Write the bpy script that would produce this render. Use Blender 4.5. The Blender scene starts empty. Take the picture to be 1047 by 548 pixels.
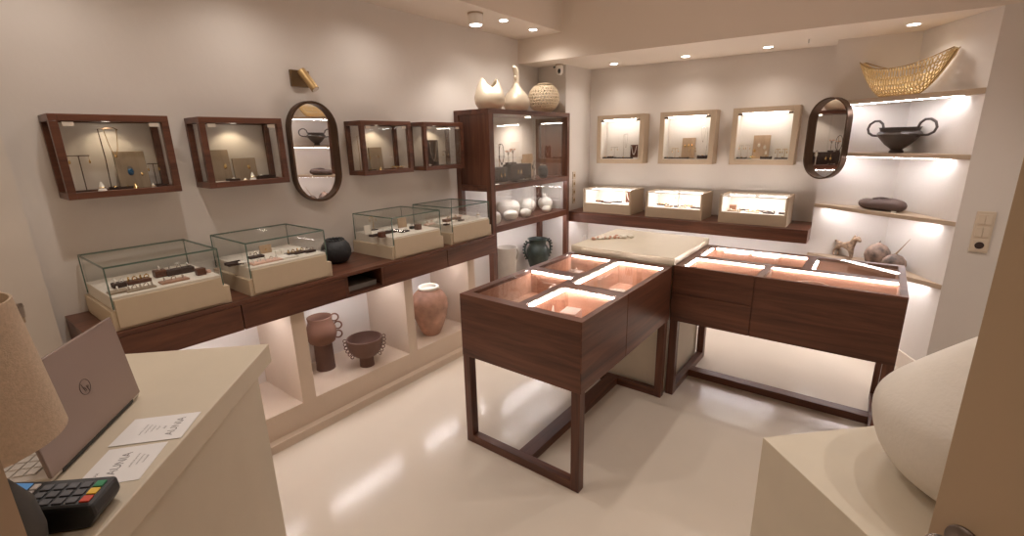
import bpy, bmesh, math, random
from mathutils import Vector, Matrix
import numpy as np

C = bpy.context.scene
COL = C.collection
PI = math.pi
random.seed(7)

# ------------------------------------------------------------------ camera
FPX = 479.94
YAW, PITCH, ROLL = -0.661482605, 0.263657008, 0.0234043981
H = 1.7
fw = Vector((math.sin(YAW)*math.cos(PITCH), math.cos(YAW)*math.cos(PITCH), -math.sin(PITCH)))
rt = Vector((math.cos(YAW), -math.sin(YAW), 0))
dn = fw.cross(rt)
rt2 = rt*math.cos(ROLL)+dn*math.sin(ROLL)
dn2 = -rt*math.sin(ROLL)+dn*math.cos(ROLL)
cam_d = bpy.data.cameras.new('camera')
cam = bpy.data.objects.new('camera', cam_d)
COL.objects.link(cam)
cam.matrix_world = Matrix(((rt2.x, -dn2.x, -fw.x, 0), (rt2.y, -dn2.y, -fw.y, 0), (rt2.z, -dn2.z, -fw.z, H), (0, 0, 0, 1)))
cam_d.sensor_fit = 'HORIZONTAL'
cam_d.sensor_width = 36.0
cam_d.lens = 36.0*FPX/1047.0
cam_d.clip_start = 0.02
C.camera = cam

def at(u, v, **k):
    """a point of the photograph, at a known height z (or plane x / y) of the room"""
    d = rt2*((u-523.5)/FPX)+dn2*((v-274)/FPX)+fw
    (a, val), = k.items()
    i = 'xyz'.index(a)
    o = Vector((0, 0, H))
    return o+d*((val-o[i])/d[i])

# ------------------------------------------------------------------ world, exposure
vs = C.view_settings
C.display_settings.display_device = 'sRGB'
vs.view_transform = 'Standard'
vs.look = 'None'
vs.gamma = 1.0
vs.use_curve_mapping = False
vs.exposure = 0.06
C.cycles.use_denoising = True
C.cycles.max_bounces = 10
C.cycles.transparent_max_bounces = 24
C.cycles.sample_clamp_indirect = 4.0
WORLD_STRENGTH = 0.49
w = bpy.data.worlds.new('world')
C.world = w
w.use_nodes = True
bg = w.node_tree.nodes['Background']
bg.inputs[0].default_value = (1.0, 0.745, 0.53, 1)
bg.inputs[1].default_value = WORLD_STRENGTH
WARM = (1.0, 0.92, 0.85)
LEDC = (1.0, 0.95, 0.97)
SOFFIT_W = 20.0
CEIL_W = 31.0
CAB_W = 0.9
LED_S = 55.0

def lamp(name, kind, loc, energy, color=WARM, size=0.04, angle=100, blend=0.6, target=None, parent=None):
    d = bpy.data.lights.new(name, kind)
    d.energy = energy
    d.color = color
    if kind in ('SPOT', 'POINT'):
        d.shadow_soft_size = size
    if kind == 'SPOT':
        d.spot_size = math.radians(angle)
        d.spot_blend = blend
    o = bpy.data.objects.new(name, d)
    COL.objects.link(o)
    o.location = loc
    if target is not None:
        o.rotation_euler = (Vector(target)-Vector(loc)).to_track_quat('-Z', 'Y').to_euler()
    if parent is not None:
        o.parent = parent
        o.location = Vector(loc)-parent.location
    return o

# unseen spots added to light the room; the rightmost two follow the vase's shadow
CEIL_Z = 2.95
for (x, y, e) in ((-1.35, 1.75, 1.0), (0.25, 2.75, 0.9), (-1.35, 3.1, 0.45), (-0.35, 3.3, 0.8), (-1.9, 0.7, 1.0), (1.0, 2.45, 1.15), (-0.6, 0.4, 0.35)):
    lamp('added_ceiling_spot', 'SPOT', (x, y, CEIL_Z), CEIL_W*e, WARM, 0.035, 110, 0.7)
# more unseen spots, added under the left soffit to brighten the left wall
for y in (0.5, 1.35, 2.2):
    lamp('added_soffit_spot', 'SPOT', (-2.68, y, 2.655), SOFFIT_W*0.8, WARM, 0.06, 165, 1.0, (-2.3, y, 0))

# ------------------------------------------------------------------ materials
def newmat(name):
    m = bpy.data.materials.new(name)
    m.use_nodes = True
    return m, m.node_tree, m.node_tree.nodes['Principled BSDF']

def plain(name, col, rough=0.5, metal=0.0, noise=0.0, nscale=20, bump=0.0, bscale=60, spec=0.5, coat=0.0):
    m, t, b = newmat(name)
    N, L = t.nodes, t.links
    b.inputs['Roughness'].default_value = rough
    b.inputs['Metallic'].default_value = metal
    b.inputs['Specular IOR Level'].default_value = spec
    b.inputs['Coat Weight'].default_value = coat
    b.inputs['Base Color'].default_value = (*col, 1)
    if noise or bump:
        tc = N.new('ShaderNodeTexCoord')
    if noise:
        n = N.new('ShaderNodeTexNoise')
        n.inputs['Scale'].default_value = nscale
        n.inputs['Detail'].default_value = 6
        L.new(tc.outputs['Object'], n.inputs['Vector'])
        r = N.new('ShaderNodeMixRGB')
        r.inputs[1].default_value = (*[c*(1-noise) for c in col], 1)
        r.inputs[2].default_value = (*[min(1, c*(1+noise)) for c in col], 1)
        if noise > 0.3:
            ma = N.new('ShaderNodeMath')
            ma.operation = 'MULTIPLY_ADD'
            ma.use_clamp = True
            ma.inputs[1].default_value = 3.2
            ma.inputs[2].default_value = -1.1
            L.new(n.outputs['Fac'], ma.inputs[0])
            L.new(ma.outputs[0], r.inputs[0])
        else:
            L.new(n.outputs['Fac'], r.inputs[0])
        L.new(r.outputs[0], b.inputs['Base Color'])
    if bump:
        n2 = N.new('ShaderNodeTexNoise')
        n2.inputs['Scale'].default_value = bscale
        n2.inputs['Detail'].default_value = 8
        L.new(tc.outputs['Object'], n2.inputs['Vector'])
        bp = N.new('ShaderNodeBump')
        bp.inputs['Strength'].default_value = bump
        bp.inputs['Distance'].default_value = 0.01
        L.new(n2.outputs['Fac'], bp.inputs['Height'])
        L.new(bp.outputs[0], b.inputs['Normal'])
    return m

def wood(name, axis, dark, light, rough=0.38):
    m, t, b = newmat(name)
    N, L = t.nodes, t.links
    tc = N.new('ShaderNodeTexCoord')
    mp = N.new('ShaderNodeMapping')
    sc = [14.0, 14.0, 14.0]
    sc['xyz'.index(axis)] = 1.1
    mp.inputs['Scale'].default_value = sc
    L.new(tc.outputs['Object'], mp.inputs[0])
    n = N.new('ShaderNodeTexNoise')
    n.inputs['Scale'].default_value = 1.0
    n.inputs['Detail'].default_value = 7
    n.inputs['Roughness'].default_value = 0.62
    n.inputs['Distortion'].default_value = 0.9
    L.new(mp.outputs[0], n.inputs['Vector'])
    mp2 = N.new('ShaderNodeMapping')
    sc2 = [90.0, 90.0, 90.0]
    sc2['xyz'.index(axis)] = 3.0
    mp2.inputs['Scale'].default_value = sc2
    L.new(tc.outputs['Object'], mp2.inputs[0])
    n2 = N.new('ShaderNodeTexNoise')
    n2.inputs['Scale'].default_value = 1.0
    n2.inputs['Detail'].default_value = 3
    L.new(mp2.outputs[0], n2.inputs['Vector'])
    ad = N.new('ShaderNodeMath')
    ad.operation = 'MULTIPLY_ADD'
    ad.inputs[1].default_value = 0.25
    L.new(n2.outputs['Fac'], ad.inputs[0])
    L.new(n.outputs['Fac'], ad.inputs[2])
    cr = N.new('ShaderNodeValToRGB')
    cr.color_ramp.elements[0].position = 0.42
    cr.color_ramp.elements[0].color = (*dark, 1)
    cr.color_ramp.elements[1].position = 0.82
    cr.color_ramp.elements[1].color = (*light, 1)
    L.new(ad.outputs[0], cr.inputs[0])
    L.new(cr.outputs[0], b.inputs['Base Color'])
    b.inputs['Roughness'].default_value = rough
    return m

DK, LT = (0.050, 0.0165, 0.010), (0.175, 0.066, 0.036)
WX = wood('walnut_along_x', 'x', DK, LT)
WY = wood('walnut_along_y', 'y', DK, LT)
WZ = wood('walnut_along_z', 'z', DK, LT)
LWX = wood('light_wood', 'x', (0.34, 0.17, 0.11), (0.50, 0.29, 0.20))
GREYW = wood('grey_wood', 'z', (0.24, 0.18, 0.125), (0.42, 0.33, 0.24), 0.6)
TANW = wood('tan_wood', 'z', (0.36, 0.24, 0.15), (0.55, 0.40, 0.27), 0.6)
PLASTER = plain('plaster', (0.71, 0.655, 0.605), 0.85, noise=0.05, nscale=3, bump=0.08, bscale=25)
CEILM = plain('ceiling_paint', (0.74, 0.65, 0.56), 0.9)
NICHE = plain('niche_plaster', (0.66, 0.53, 0.42), 0.8, noise=0.06, nscale=5, bump=0.06, bscale=40)
MARBLE = plain('marble_plaster', (0.70, 0.64, 0.58), 0.5, noise=0.10, nscale=4)
FLOORM = plain('polished_floor', (0.70, 0.61, 0.51), 0.17, noise=0.06, nscale=2.2, bump=0.015, bscale=5, spec=0.5)
BEIGE = plain('beige_lacquer', (0.56, 0.45, 0.32), 0.6, noise=0.03, nscale=30)
BEIGE2 = plain('beige_lacquer_dimmed', (0.44, 0.335, 0.235), 0.6, noise=0.03, nscale=30)  # the beige lacquer again, darkened to offset the stronger spots at the back
CREAM = plain('cream_lacquer', (0.80, 0.73, 0.64), 0.5, noise=0.03, nscale=30)
SHELFM = plain('shelf_lacquer', (0.46, 0.35, 0.25), 0.6, noise=0.04, nscale=30)
STONE = plain('beige_microcement', (0.645, 0.56, 0.435), 0.45, noise=0.08, nscale=6)
WHITE = plain('white_satin', (0.85, 0.80, 0.74), 0.5)
PAPER = plain('white_card', (0.88, 0.86, 0.85), 0.6)
INK = plain('grey_ink', (0.25, 0.23, 0.23), 0.7)
CERAM = plain('white_ceramic', (0.80, 0.74, 0.64), 0.35, noise=0.08, nscale=14)
PEARL = plain('pearl_gold_ceramic', (0.66, 0.56, 0.43), 0.38, metal=0.2, noise=0.14, nscale=12)
OPENW = plain('sand_ceramic', (0.72, 0.58, 0.40), 0.6)
BIGV = plain('raw_cream_ceramic', (0.78, 0.715, 0.63), 0.6, noise=0.05, nscale=25, bump=0.12, bscale=90)
TERRA = plain('terracotta', (0.215, 0.108, 0.072), 0.75, noise=0.14, nscale=15, bump=0.1)
BROWNC = plain('brown_clay', (0.15, 0.08, 0.06), 0.75, noise=0.10, nscale=18, bump=0.1)
ROSE = plain('rose_terracotta', (0.45, 0.26, 0.19), 0.8, noise=0.35, nscale=7, bump=0.15, bscale=30)
BLACKC = plain('black_ceramic', (0.018, 0.018, 0.02), 0.55, bump=0.4, bscale=60)
BRONZEC = plain('dark_bronze_ceramic', (0.05, 0.035, 0.028), 0.4, noise=0.2, nscale=20)
LOAFM = plain('mauve_clay', (0.105, 0.068, 0.058), 0.7, noise=0.15, nscale=20)
GREENC = plain('dark_green_glaze', (0.016, 0.024, 0.018), 0.42, noise=0.5, nscale=18)
GREYC = plain('grey_glaze', (0.42, 0.37, 0.31), 0.45, noise=0.12, nscale=10)
GOURD = plain('smoked_clay', (0.20, 0.135, 0.105), 0.6, noise=0.8, nscale=14)
GOLDB = plain('gold_openwork', (0.80, 0.60, 0.30), 0.4, metal=0.35)
GOLD = plain('gold', (0.85, 0.60, 0.27), 0.25, metal=1.0)
SILVER = plain('silver', (0.80, 0.76, 0.72), 0.25, metal=1.0)
BRASS = plain('aged_brass', (0.42, 0.28, 0.13), 0.4, metal=0.9)
DBRZ = plain('dark_bronze', (0.10, 0.06, 0.04), 0.4, metal=0.8)
KNOBM = plain('burnished_iron', (0.20, 0.16, 0.13), 0.3, metal=0.9)
DTRAY = plain('dark_velvet', (0.05, 0.028, 0.022), 0.8)
CORDM = plain('black_cord', (0.02, 0.015, 0.012), 0.6)
BLACKP = plain('black_plastic', (0.012, 0.012, 0.013), 0.4)
KEYM = plain('grey_key', (0.10, 0.10, 0.11), 0.5)
KEYW = plain('pale_key', (0.55, 0.50, 0.47), 0.5)
KGREEN = plain('green_key', (0.02, 0.25, 0.10), 0.5)
KYEL = plain('yellow_key', (0.85, 0.55, 0.05), 0.5)
KRED = plain('red_key', (0.65, 0.07, 0.03), 0.5)
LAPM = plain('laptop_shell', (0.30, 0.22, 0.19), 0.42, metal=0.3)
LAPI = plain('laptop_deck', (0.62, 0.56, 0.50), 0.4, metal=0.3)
LAPK = plain('laptop_key', (0.66, 0.60, 0.54), 0.5)
LINEN = plain('linen_shade', (0.58, 0.45, 0.33), 0.9, noise=0.25, nscale=180, bump=0.25, bscale=420)
GREYST = plain('grey_stone_lamp', (0.07, 0.065, 0.06), 0.6, noise=0.25, nscale=12)
DOORM = plain('door_paint', (0.44, 0.32, 0.21), 0.6)
SWITCH = plain('switch_plastic', (0.66, 0.55, 0.43), 0.4)
CORAL = plain('coral_stone', (0.60, 0.34, 0.24), 0.6, noise=0.3, nscale=40)
PINKP = plain('pale_pink_pad', (0.72, 0.47, 0.38), 0.6)
BLUES = plain('blue_stone', (0.02, 0.10, 0.22), 0.2)
GBOX = plain('grey_box', (0.22, 0.20, 0.18), 0.6)

def emit(name, col, s):
    m = bpy.data.materials.new(name)
    m.use_nodes = True
    t = m.node_tree
    t.nodes.clear()
    e = t.nodes.new('ShaderNodeEmission')
    e.inputs[0].default_value = (*col, 1)
    e.inputs[1].default_value = s
    o = t.nodes.new('ShaderNodeOutputMaterial')
    t.links.new(e.outputs[0], o.inputs[0])
    return m
LED = emit('led_strip', LEDC, LED_S)
LEDT = emit('led_strip_table', (1.0, 0.85, 0.80), 48.0)
LEDV = emit('led_strip_vitrine', (1.0, 0.89, 0.83), 28.0)
LENS = emit('lamp_lens', (1.0, 0.93, 0.85), 14.0)
PUCK = emit('puck_lens', (1.0, 0.90, 0.75), 6.0)
SCREEN = emit('terminal_screen', (0.16, 0.32, 0.55), 0.55)

def glass(name, tint, refl=1.0):
    m = bpy.data.materials.new(name)
    m.use_nodes = True
    t = m.node_tree
    t.nodes.clear()
    N, L = t.nodes, t.links
    f = N.new('ShaderNodeFresnel')
    f.inputs[0].default_value = 1.45
    mu = N.new('ShaderNodeMath')
    mu.operation = 'MULTIPLY'
    mu.inputs[1].default_value = refl
    L.new(f.outputs[0], mu.inputs[0])
    tr = N.new('ShaderNodeBsdfTransparent')
    tr.inputs[0].default_value = (*tint, 1)
    gl = N.new('ShaderNodeBsdfGlossy')
    gl.inputs['Roughness'].default_value = 0.02
    mx = N.new('ShaderNodeMixShader')
    o = N.new('ShaderNodeOutputMaterial')
    L.new(mu.outputs[0], mx.inputs[0])
    L.new(tr.outputs[0], mx.inputs[1])
    L.new(gl.outputs[0], mx.inputs[2])
    L.new(mx.outputs[0], o.inputs[0])
    return m
GLASS = glass('clear_glass', (0.985, 0.99, 0.985), 0.25)
ACRYL = glass('acrylic', (0.96, 0.94, 0.93), 0.15)
GEDGE = plain('green_glass_edge', (0.10, 0.155, 0.125), 0.2)
mm, t_, b_ = newmat('mirror_silver')
b_.inputs['Base Color'].default_value = (0.92, 0.90, 0.88, 1)
b_.inputs['Metallic'].default_value = 1.0
b_.inputs['Roughness'].default_value = 0.01
MIRROR = mm

# ------------------------------------------------------------------ mesh helpers
class MB:
    def __init__(s):
        s.bm = bmesh.new()
    def _add(s, verts, faces, mi=0):
        vs_ = [s.bm.verts.new(v) for v in verts]
        for f in faces:
            try:
                q = s.bm.faces.new([vs_[i] for i in f])
                q.material_index = mi
            except ValueError:
                pass
        return s
    def box(s, x0, x1, y0, y1, z0, z1, M=None, mi=0):
        v = [Vector(p) for p in ((x0, y0, z0), (x1, y0, z0), (x1, y1, z0), (x0, y1, z0), (x0, y0, z1), (x1, y0, z1), (x1, y1, z1), (x0, y1, z1))]
        if M is not None:
            v = [M @ p for p in v]
        return s._add(v, ((3, 2, 1, 0), (4, 5, 6, 7), (0, 1, 5, 4), (1, 2, 6, 5), (2, 3, 7, 6), (3, 0, 4, 7)), mi)
    def cbox(s, c, d, M=None, mi=0):
        return s.box(c[0]-d[0]/2, c[0]+d[0]/2, c[1]-d[1]/2, c[1]+d[1]/2, c[2]-d[2]/2, c[2]+d[2]/2, M, mi)
    def prism(s, poly, z0, z1):
        """poly counter-clockwise; z0, z1 numbers or functions of (x, y)"""
        n = len(poly)
        f0 = z0 if callable(z0) else (lambda x, y: z0)
        f1 = z1 if callable(z1) else (lambda x, y: z1)
        v = [(x, y, f0(x, y)) for x, y in poly]+[(x, y, f1(x, y)) for x, y in poly]
        return s._add(v, [tuple(range(n-1, -1, -1)), tuple(range(n, 2*n))]+[(i, (i+1) % n, n+(i+1) % n, n+i) for i in range(n)])
    def lathe(s, prof, c=(0, 0, 0), seg=40, M=None, sx=1.0, sy=1.0):
        """prof: (r, z) from bottom to top (a double-walled profile may come back down)"""
        v, f = [], []
        n = len(prof)
        for r, z in prof:
            for k in range(seg):
                a = 2*PI*k/seg
                p = Vector((r*math.cos(a)*sx, r*math.sin(a)*sy, z))
                if M is not None:
                    p = M @ p
                v.append(p+Vector(c))
        for i in range(n-1):
            for k in range(seg):
                k2 = (k+1) % seg
                f.append((i*seg+k, i*seg+k2, (i+1)*seg+k2, (i+1)*seg+k))
        f.append(tuple(range(seg-1, -1, -1)))
        f.append(tuple((n-1)*seg+k for k in range(seg)))
        return s._add(v, f)
    def cyl(s, p0, p1, r0, r1=None, seg=20):
        r1 = r0 if r1 is None else r1
        return s.tube([p0, p1], [r0, r1], seg)
    def tube(s, pts, r, seg=10, closed=False, cap=True):
        pts = [Vector(p) for p in pts]
        n = len(pts)
        rs = r if isinstance(r, (list, tuple)) else [r]*n
        v, f = [], []
        prev = None
        for i in range(n):
            if closed:
                d = pts[(i+1) % n]-pts[i-1]
            else:
                d = pts[min(i+1, n-1)]-pts[max(i-1, 0)]
            d.normalize()
            if prev is None:
                a = Vector((0, 0, 1)) if abs(d.z) < 0.9 else Vector((1, 0, 0))
                e1 = d.cross(a).normalized()
            else:
                e1 = (prev-d*prev.dot(d)).normalized()
            prev = e1
            e2 = d.cross(e1)
            for k in range(seg):
                t = 2*PI*k/seg
                v.append(pts[i]+(e1*math.cos(t)+e2*math.sin(t))*rs[i])
        m = n if closed else n-1
        for i in range(m):
            j = (i+1) % n
            for k in range(seg):
                k2 = (k+1) % seg
                f.append((i*seg+k, i*seg+k2, j*seg+k2, j*seg+k))
        if cap and not closed:
            f.append(tuple(range(seg-1, -1, -1)))
            f.append(tuple((n-1)*seg+k for k in range(seg)))
        return s._add(v, f)
    def ball(s, c, r, seg=20, rings=12, M=None):
        rr = r if isinstance(r, (list, tuple)) else (r, r, r)
        v, f = [], []
        cc = Vector(c)
        v.append(Vector((0, 0, -rr[2])))
        for i in range(1, rings):
            a = -PI/2+PI*i/rings
            for k in range(seg):
                b = 2*PI*k/seg
                v.append(Vector((rr[0]*math.cos(a)*math.cos(b), rr[1]*math.cos(a)*math.sin(b), rr[2]*math.sin(a))))
        v.append(Vector((0, 0, rr[2])))
        if M is not None:
            v = [M @ p for p in v]
        v = [p+cc for p in v]
        for k in range(seg):
            k2 = (k+1) % seg
            f.append((0, 1+k2, 1+k))
            for i in range(rings-2):
                a0, b0 = 1+i*seg, 1+(i+1)*seg
                f.append((a0+k, a0+k2, b0+k2, b0+k))
            f.append((1+(rings-2)*seg+k, 1+(rings-2)*seg+k2, len(v)-1))
        return s._add(v, f)
    def torus(s, c, R, r, M=None, seg=18, sub=6):
        pts = []
        for k in range(seg):
            a = 2*PI*k/seg
            p = Vector((R*math.cos(a), R*math.sin(a), 0))
            if M is not None:
                p = M @ p
            pts.append(p+Vector(c))
        return s.tube(pts, r, sub, closed=True)
    def build(s, name, mat, parent=None, smooth=False, bevel=0.0, loc=None, mats=None, sub=0):
        me = bpy.data.meshes.new(name)
        bmesh.ops.recalc_face_normals(s.bm, faces=s.bm.faces)
        s.bm.to_mesh(me)
        s.bm.free()
        for m in (mats or [mat]):
            me.materials.append(m)
        if smooth:
            me.shade_smooth()
            me.set_sharp_from_angle(angle=math.radians(42))
        o = bpy.data.objects.new(name, me)
        COL.objects.link(o)
        if bevel:
            b = o.modifiers.new('bevel', 'BEVEL')
            b.width = bevel
            b.segments = 2
            b.limit_method = 'ANGLE'
        if sub:
            q = o.modifiers.new('subd', 'SUBSURF')
            q.levels = sub
            q.render_levels = sub
        if loc is not None:
            o.location = loc
        if parent is not None:
            o.parent = parent
        return o

def tag(o, label, cat, group=None, kind=None):
    if not 4 <= len(label.split()) <= 16:
        raise ValueError(label)
    if label:
        o['label'] = label
    if cat:
        o['category'] = cat
    if group:
        o['group'] = group
    if kind:
        o['kind'] = kind
    return o

def thing(name, label, cat, loc=(0, 0, 0), rz=0.0, group=None):
    o = bpy.data.objects.new(name, None)
    o.empty_display_size = 0.05
    COL.objects.link(o)
    o.location = loc
    o.rotation_euler = (0, 0, rz)
    return tag(o, label, cat, group)

def struct(name, mb, mat, label=None, bevel=0.0):
    o = mb.build(name, mat, bevel=bevel)
    o['kind'] = 'structure'
    o['label'] = label or name.replace('_', ' ')
    o['category'] = name.split('_')[0]
    return o

def kids(o):
    return [c for c in COL.objects if c.parent == o]

def copy_tree(o, parent=None):
    c = o.copy()
    COL.objects.link(c)
    if parent is not None:
        c.parent = parent
    for ch in kids(o):
        copy_tree(ch, c)
    return c

def box(*a, **k):
    return MB().box(*a, **k)

# ------------------------------------------------------------------ the room
XW, YB, YF = -3.03, 4.95, 4.07
A = Vector((-0.40, 4.68))
Cn = Vector((0.105, 4.68))
B = Vector((0.43, 4.07))
zb = lambda x, y: 2.446-0.018*(x+3.03)
struct('floor', box(-3.3, 2.4, -3.0, 5.2, -0.1, 0), FLOORM, 'polished cream floor')
struct('wall_left', box(-3.2, XW, 0.32, 5.1, 0, 3.0), PLASTER, 'pale plaster left wall')
struct('wall_left_return', box(-3.2, -2.97, -2.0, 0.32, 0, 3.0), MARBLE, 'marbled plaster return of the left wall')
struct('wall_back_pier', box(XW, -2.685, 4.42, YB, 0, 2.5), PLASTER, 'plaster pier beside the tall cabinet')
struct('wall_back', box(-3.2, -0.2, YB, 5.15, 0, 2.5), PLASTER, 'back wall')
zt_ = lambda x, y: zb(x, y)+0.002
struct('wall_niche_back', MB().prism([(A.x, A.y), (Cn.x, Cn.y), (Cn.x, 5.1), (A.x, 5.1)], 0, zt_), PLASTER, 'back wall of the shelf niche')
struct('wall_niche_side', MB().prism([(Cn.x, Cn.y), (B.x, B.y), (B.x, 5.1), (Cn.x, 5.1)], 0, zt_), PLASTER, 'slanted side wall of the shelf niche')
struct('wall_right', MB().prism([(B.x, B.y), (2.3, B.y), (2.3, 5.1), (B.x, 5.1)], 0, zt_), PLASTER, 'right wall with the light switches')
struct('wall_right_side', box(2.0, 2.15, -1.5, 4.2, 0, 3.0), PLASTER, 'far right wall')
struct('ceiling', box(-3.2, 2.3, -1.5, 5.15, 2.98, 3.08), CEILM, 'ceiling of the room')
struct('ceiling_beam', MB().prism([(-3.1, YF+0.001), (2.3, YF+0.001), (2.3, 5.1), (-3.1, 5.1)], zb, 3.0), CEILM, 'dropped beam and soffit along the back wall')
struct('ceiling_soffit', box(-3.1, -2.52, -1.5, YF+0.02, 2.665, 3.0), CEILM, 'dropped soffit along the left wall')
struct('baseboard_right', MB().prism([(B.x-0.012, B.y-0.004), (B.x+0.004, B.y+0.004), (Cn.x+0.004, Cn.y), (Cn.x-0.012, Cn.y-0.01)], 0, 0.13), CEILM, 'baseboard in the shelf niche')
struct('baseboard_right_front', box(B.x, 2.0, B.y-0.012, B.y+0.002, 0, 0.1), CEILM, 'baseboard under the light switches')
# masonry plinth of the left wall
struct('plinth_left', box(XW, -2.57, 0.33, 4.42, 0, 0.2), NICHE, 'low plastered ledge along the left wall')
struct('trim_kerb', box(-2.572, -2.52, 0.33, 3.2, 0, 0.05), NICHE, 'small kerb at the foot of the ledge')
for i, (y0, y1) in enumerate(((0.38, 0.46), (1.215, 1.30), (2.045, 2.12), (2.71, 2.79))):
    struct('partition_%d' % (i+1), box(XW, -2.57, y0, y1, 0.199, 0.776), NICHE, 'upright partition of the niches below the wall counter')
# entrance: left jamb and open door leaf
q = 0.7071
J = Vector((-0.55, 0.003))
struct('trim_entrance', MB().prism([(J.x, J.y), (J.x-q*0.16, J.y-q*0.16), (J.x-q*0.16+q*0.1, J.y-q*0.16-q*0.1), (J.x+q*0.1, J.y-q*0.1)], 0, 1.5), DOORM, 'entrance jamb beside the desk')

# ------------------------------------------------------------------ ceiling lights
def downlight(x, y, z, label, e, aim=None, angle=150):
    t = thing('recessed_downlight', label, 'ceiling light', (x, y, z), 0, 'recessed downlights')
    MB().lathe([(0.036, -0.004), (0.045, -0.004), (0.045, 0.004), (0.036, 0.004)], seg=28).build('trim_ring', WHITE, t, True)
    MB().lathe([(0.001, -0.0055), (0.034, -0.0055), (0.034, 0.003), (0.001, 0.003)], seg=28).build('lens', LENS, t, True)
    lamp('downlight_lamp', 'SPOT', (x, y, z-0.02), e, WARM, 0.03, angle, 1.0, aim or (x, y, 0), t)
for (u, v), lb in (((627.8, 65), 'recessed downlight in the back soffit beside the security camera'), ((701, 57.3), 'recessed downlight in the back soffit above the middle lit wall box'),
                   ((785.5, 47.7), 'recessed downlight in the back soffit above the right lit wall box'), ((934.3, 24.5), 'recessed downlight in the soffit above the gold openwork bowl')):
    p = at(u, v, z=2.43)
    z = zb(p.x, p.y)
    p = at(u, v, z=z)
    downlight(p.x, min(p.y, 4.70), z, lb, SOFFIT_W*(0.55 if u < 900 else 0.4), (p.x, p.y-0.5, 0))
for (u, v), lb in (((514.8, 20.5), 'recessed downlight in the left soffit next to the surface spot'), ((545, 30), 'recessed downlight in the left soffit nearest the beam')):
    p = at(u, v, z=2.665)
    downlight(p.x, p.y, 2.665, lb, SOFFIT_W*0.8, (p.x+0.3, p.y, 0))
t = thing('surface_spot', 'short white cylinder spot mounted under the left soffit', 'ceiling light', (-2.66, 3.03, 2.665))
MB().lathe([(0.062, -0.012), (0.062, 0.0)], seg=28).build('mounting_plate', SHELFM, t, True)
MB().lathe([(0.052, -0.085), (0.056, -0.085), (0.056, -0.012), (0.052, -0.012)], seg=28).build('housing', WHITE, t, True)
MB().lathe([(0.001, -0.087), (0.046, -0.087), (0.046, -0.075), (0.001, -0.075)], seg=28).build('lens', LENS, t, True)
lamp('spot_lamp', 'SPOT', (-2.66, 3.03, 2.56), SOFFIT_W*0.8, WARM, 0.04, 110, 0.7, (-2.66, 3.03, 0), t)

t = thing('security_camera', 'small white security camera hanging under the beam', 'camera', (-2.725, 4.36, zb(-2.72, 4.3)))
MB().lathe([(0.04, -0.012), (0.04, 0.0)], seg=24).build('mounting_plate', SHELFM, t, True)
MB().lathe([(0.02, -0.10), (0.034, -0.085), (0.036, -0.02), (0.03, -0.012)], seg=24).build('housing', WHITE, t, True)
d = Vector((0.42, -0.9, -0.15)).normalized()
MB().ball(Vector((0, 0, -0.062))+d*0.028, (0.017, 0.012, 0.026), 16, 10).build('lens', BLACKP, t, True)
MB().cyl((-0.045, -0.01, -0.018), (-0.06, -0.02, -0.03), 0.008).build('sensor', BLACKP, t, True)
tag(MB().lathe([(0.006, -0.03), (0.006, 0.0)], seg=10).build('sprinkler_stub', WHITE, None, True, loc=at(827.5, 40, z=2.40)+Vector((0, 0, 0.0))), 'tiny pendant stub under the back soffit near the shelf niche', 'ceiling fitting')

# ------------------------------------------------------------------ wall counter on the left
CZ = 0.932
t = thing('wall_counter', 'long walnut wall counter carrying the four glass cases', 'counter', (XW, 0.36, 0.775))
L_ = 3.04-0.36
MB().box(0, 0.50, 0, L_, CZ-0.775-0.02, CZ-0.775).build('top', WY, t, bevel=0.002)
MB().box(0, 0.48, 0, 1.205, 0.0, 0.137).box(0, 0.48, 1.50, L_, 0, 0.137).box(0, 0.48, 1.205, 1.50, 0, 0.016).box(0, 0.02, 1.205, 1.50, 0.016, 0.137).build('carcass', WY, t)
for (y0, y1) in ((0.0, 0.592), (0.598, 1.205), (1.50, 2.088), (2.094, L_)):
    MB().box(0.48, 0.50, y0, y1, 0.0, 0.135).build('drawer_front', WY, t, bevel=0.0015)
MB().box(0.48, 0.50, 1.207, 1.225, 0, 0.135).box(0.48, 0.50, 1.48, 1.498, 0, 0.135).box(0.48, 0.50, 1.225, 1.48, 0, 0.016).build('open_shelf_frame', WY, t)
for (y0, y1) in ((0.16, 0.80), (1.0, 1.62), (1.82, 2.28), (2.50, 2.66)):
    MB().box(0.30, 0.314, y0, y1, -0.006, 0.0).build('led_strip', LED, t)
tag(box(-0.16, 0.1, -0.11, 0.115, 0, 0.035).build('grey_box', GBOX, None, bevel=0.003, loc=(-2.68, 1.715, 0.793)), 'flat grey box lying in the open shelf of the wall counter', 'box')

# ------------------------------------------------------------------ small display props
def ring_set(n, x0, x1, y, z, r=0.0085, axis='y'):
    pass

def jewel_tray(loc, lx, ly, h, mat, n, rmat, label, group, rz=0.0, name='jewelry_tray', big=0.009):
    """a block or tray (lx by ly by h) with n rings standing in it"""
    t = thing(name, label, 'display tray', loc, rz, group)
    m = MB().box(-lx/2, lx/2, -ly/2, ly/2, 0, h)
    m.build('base', mat, t, bevel=min(0.003, h*0.2))
    for k in range(n):
        yy = -ly/2+ly*(k+0.5)/n
        MB().torus((0, yy, h+big*0.8), big, big*0.28, Matrix.Rotation(PI/2, 4, 'X') @ Matrix.Rotation(0.0, 4, 'Z') if k % 2 == 0 else Matrix.Rotation(PI/2, 4, 'Y')).ball((0, yy, h+big*1.9), big*0.45, 8, 6).build('ring', rmat, t, True)
    return t

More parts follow.
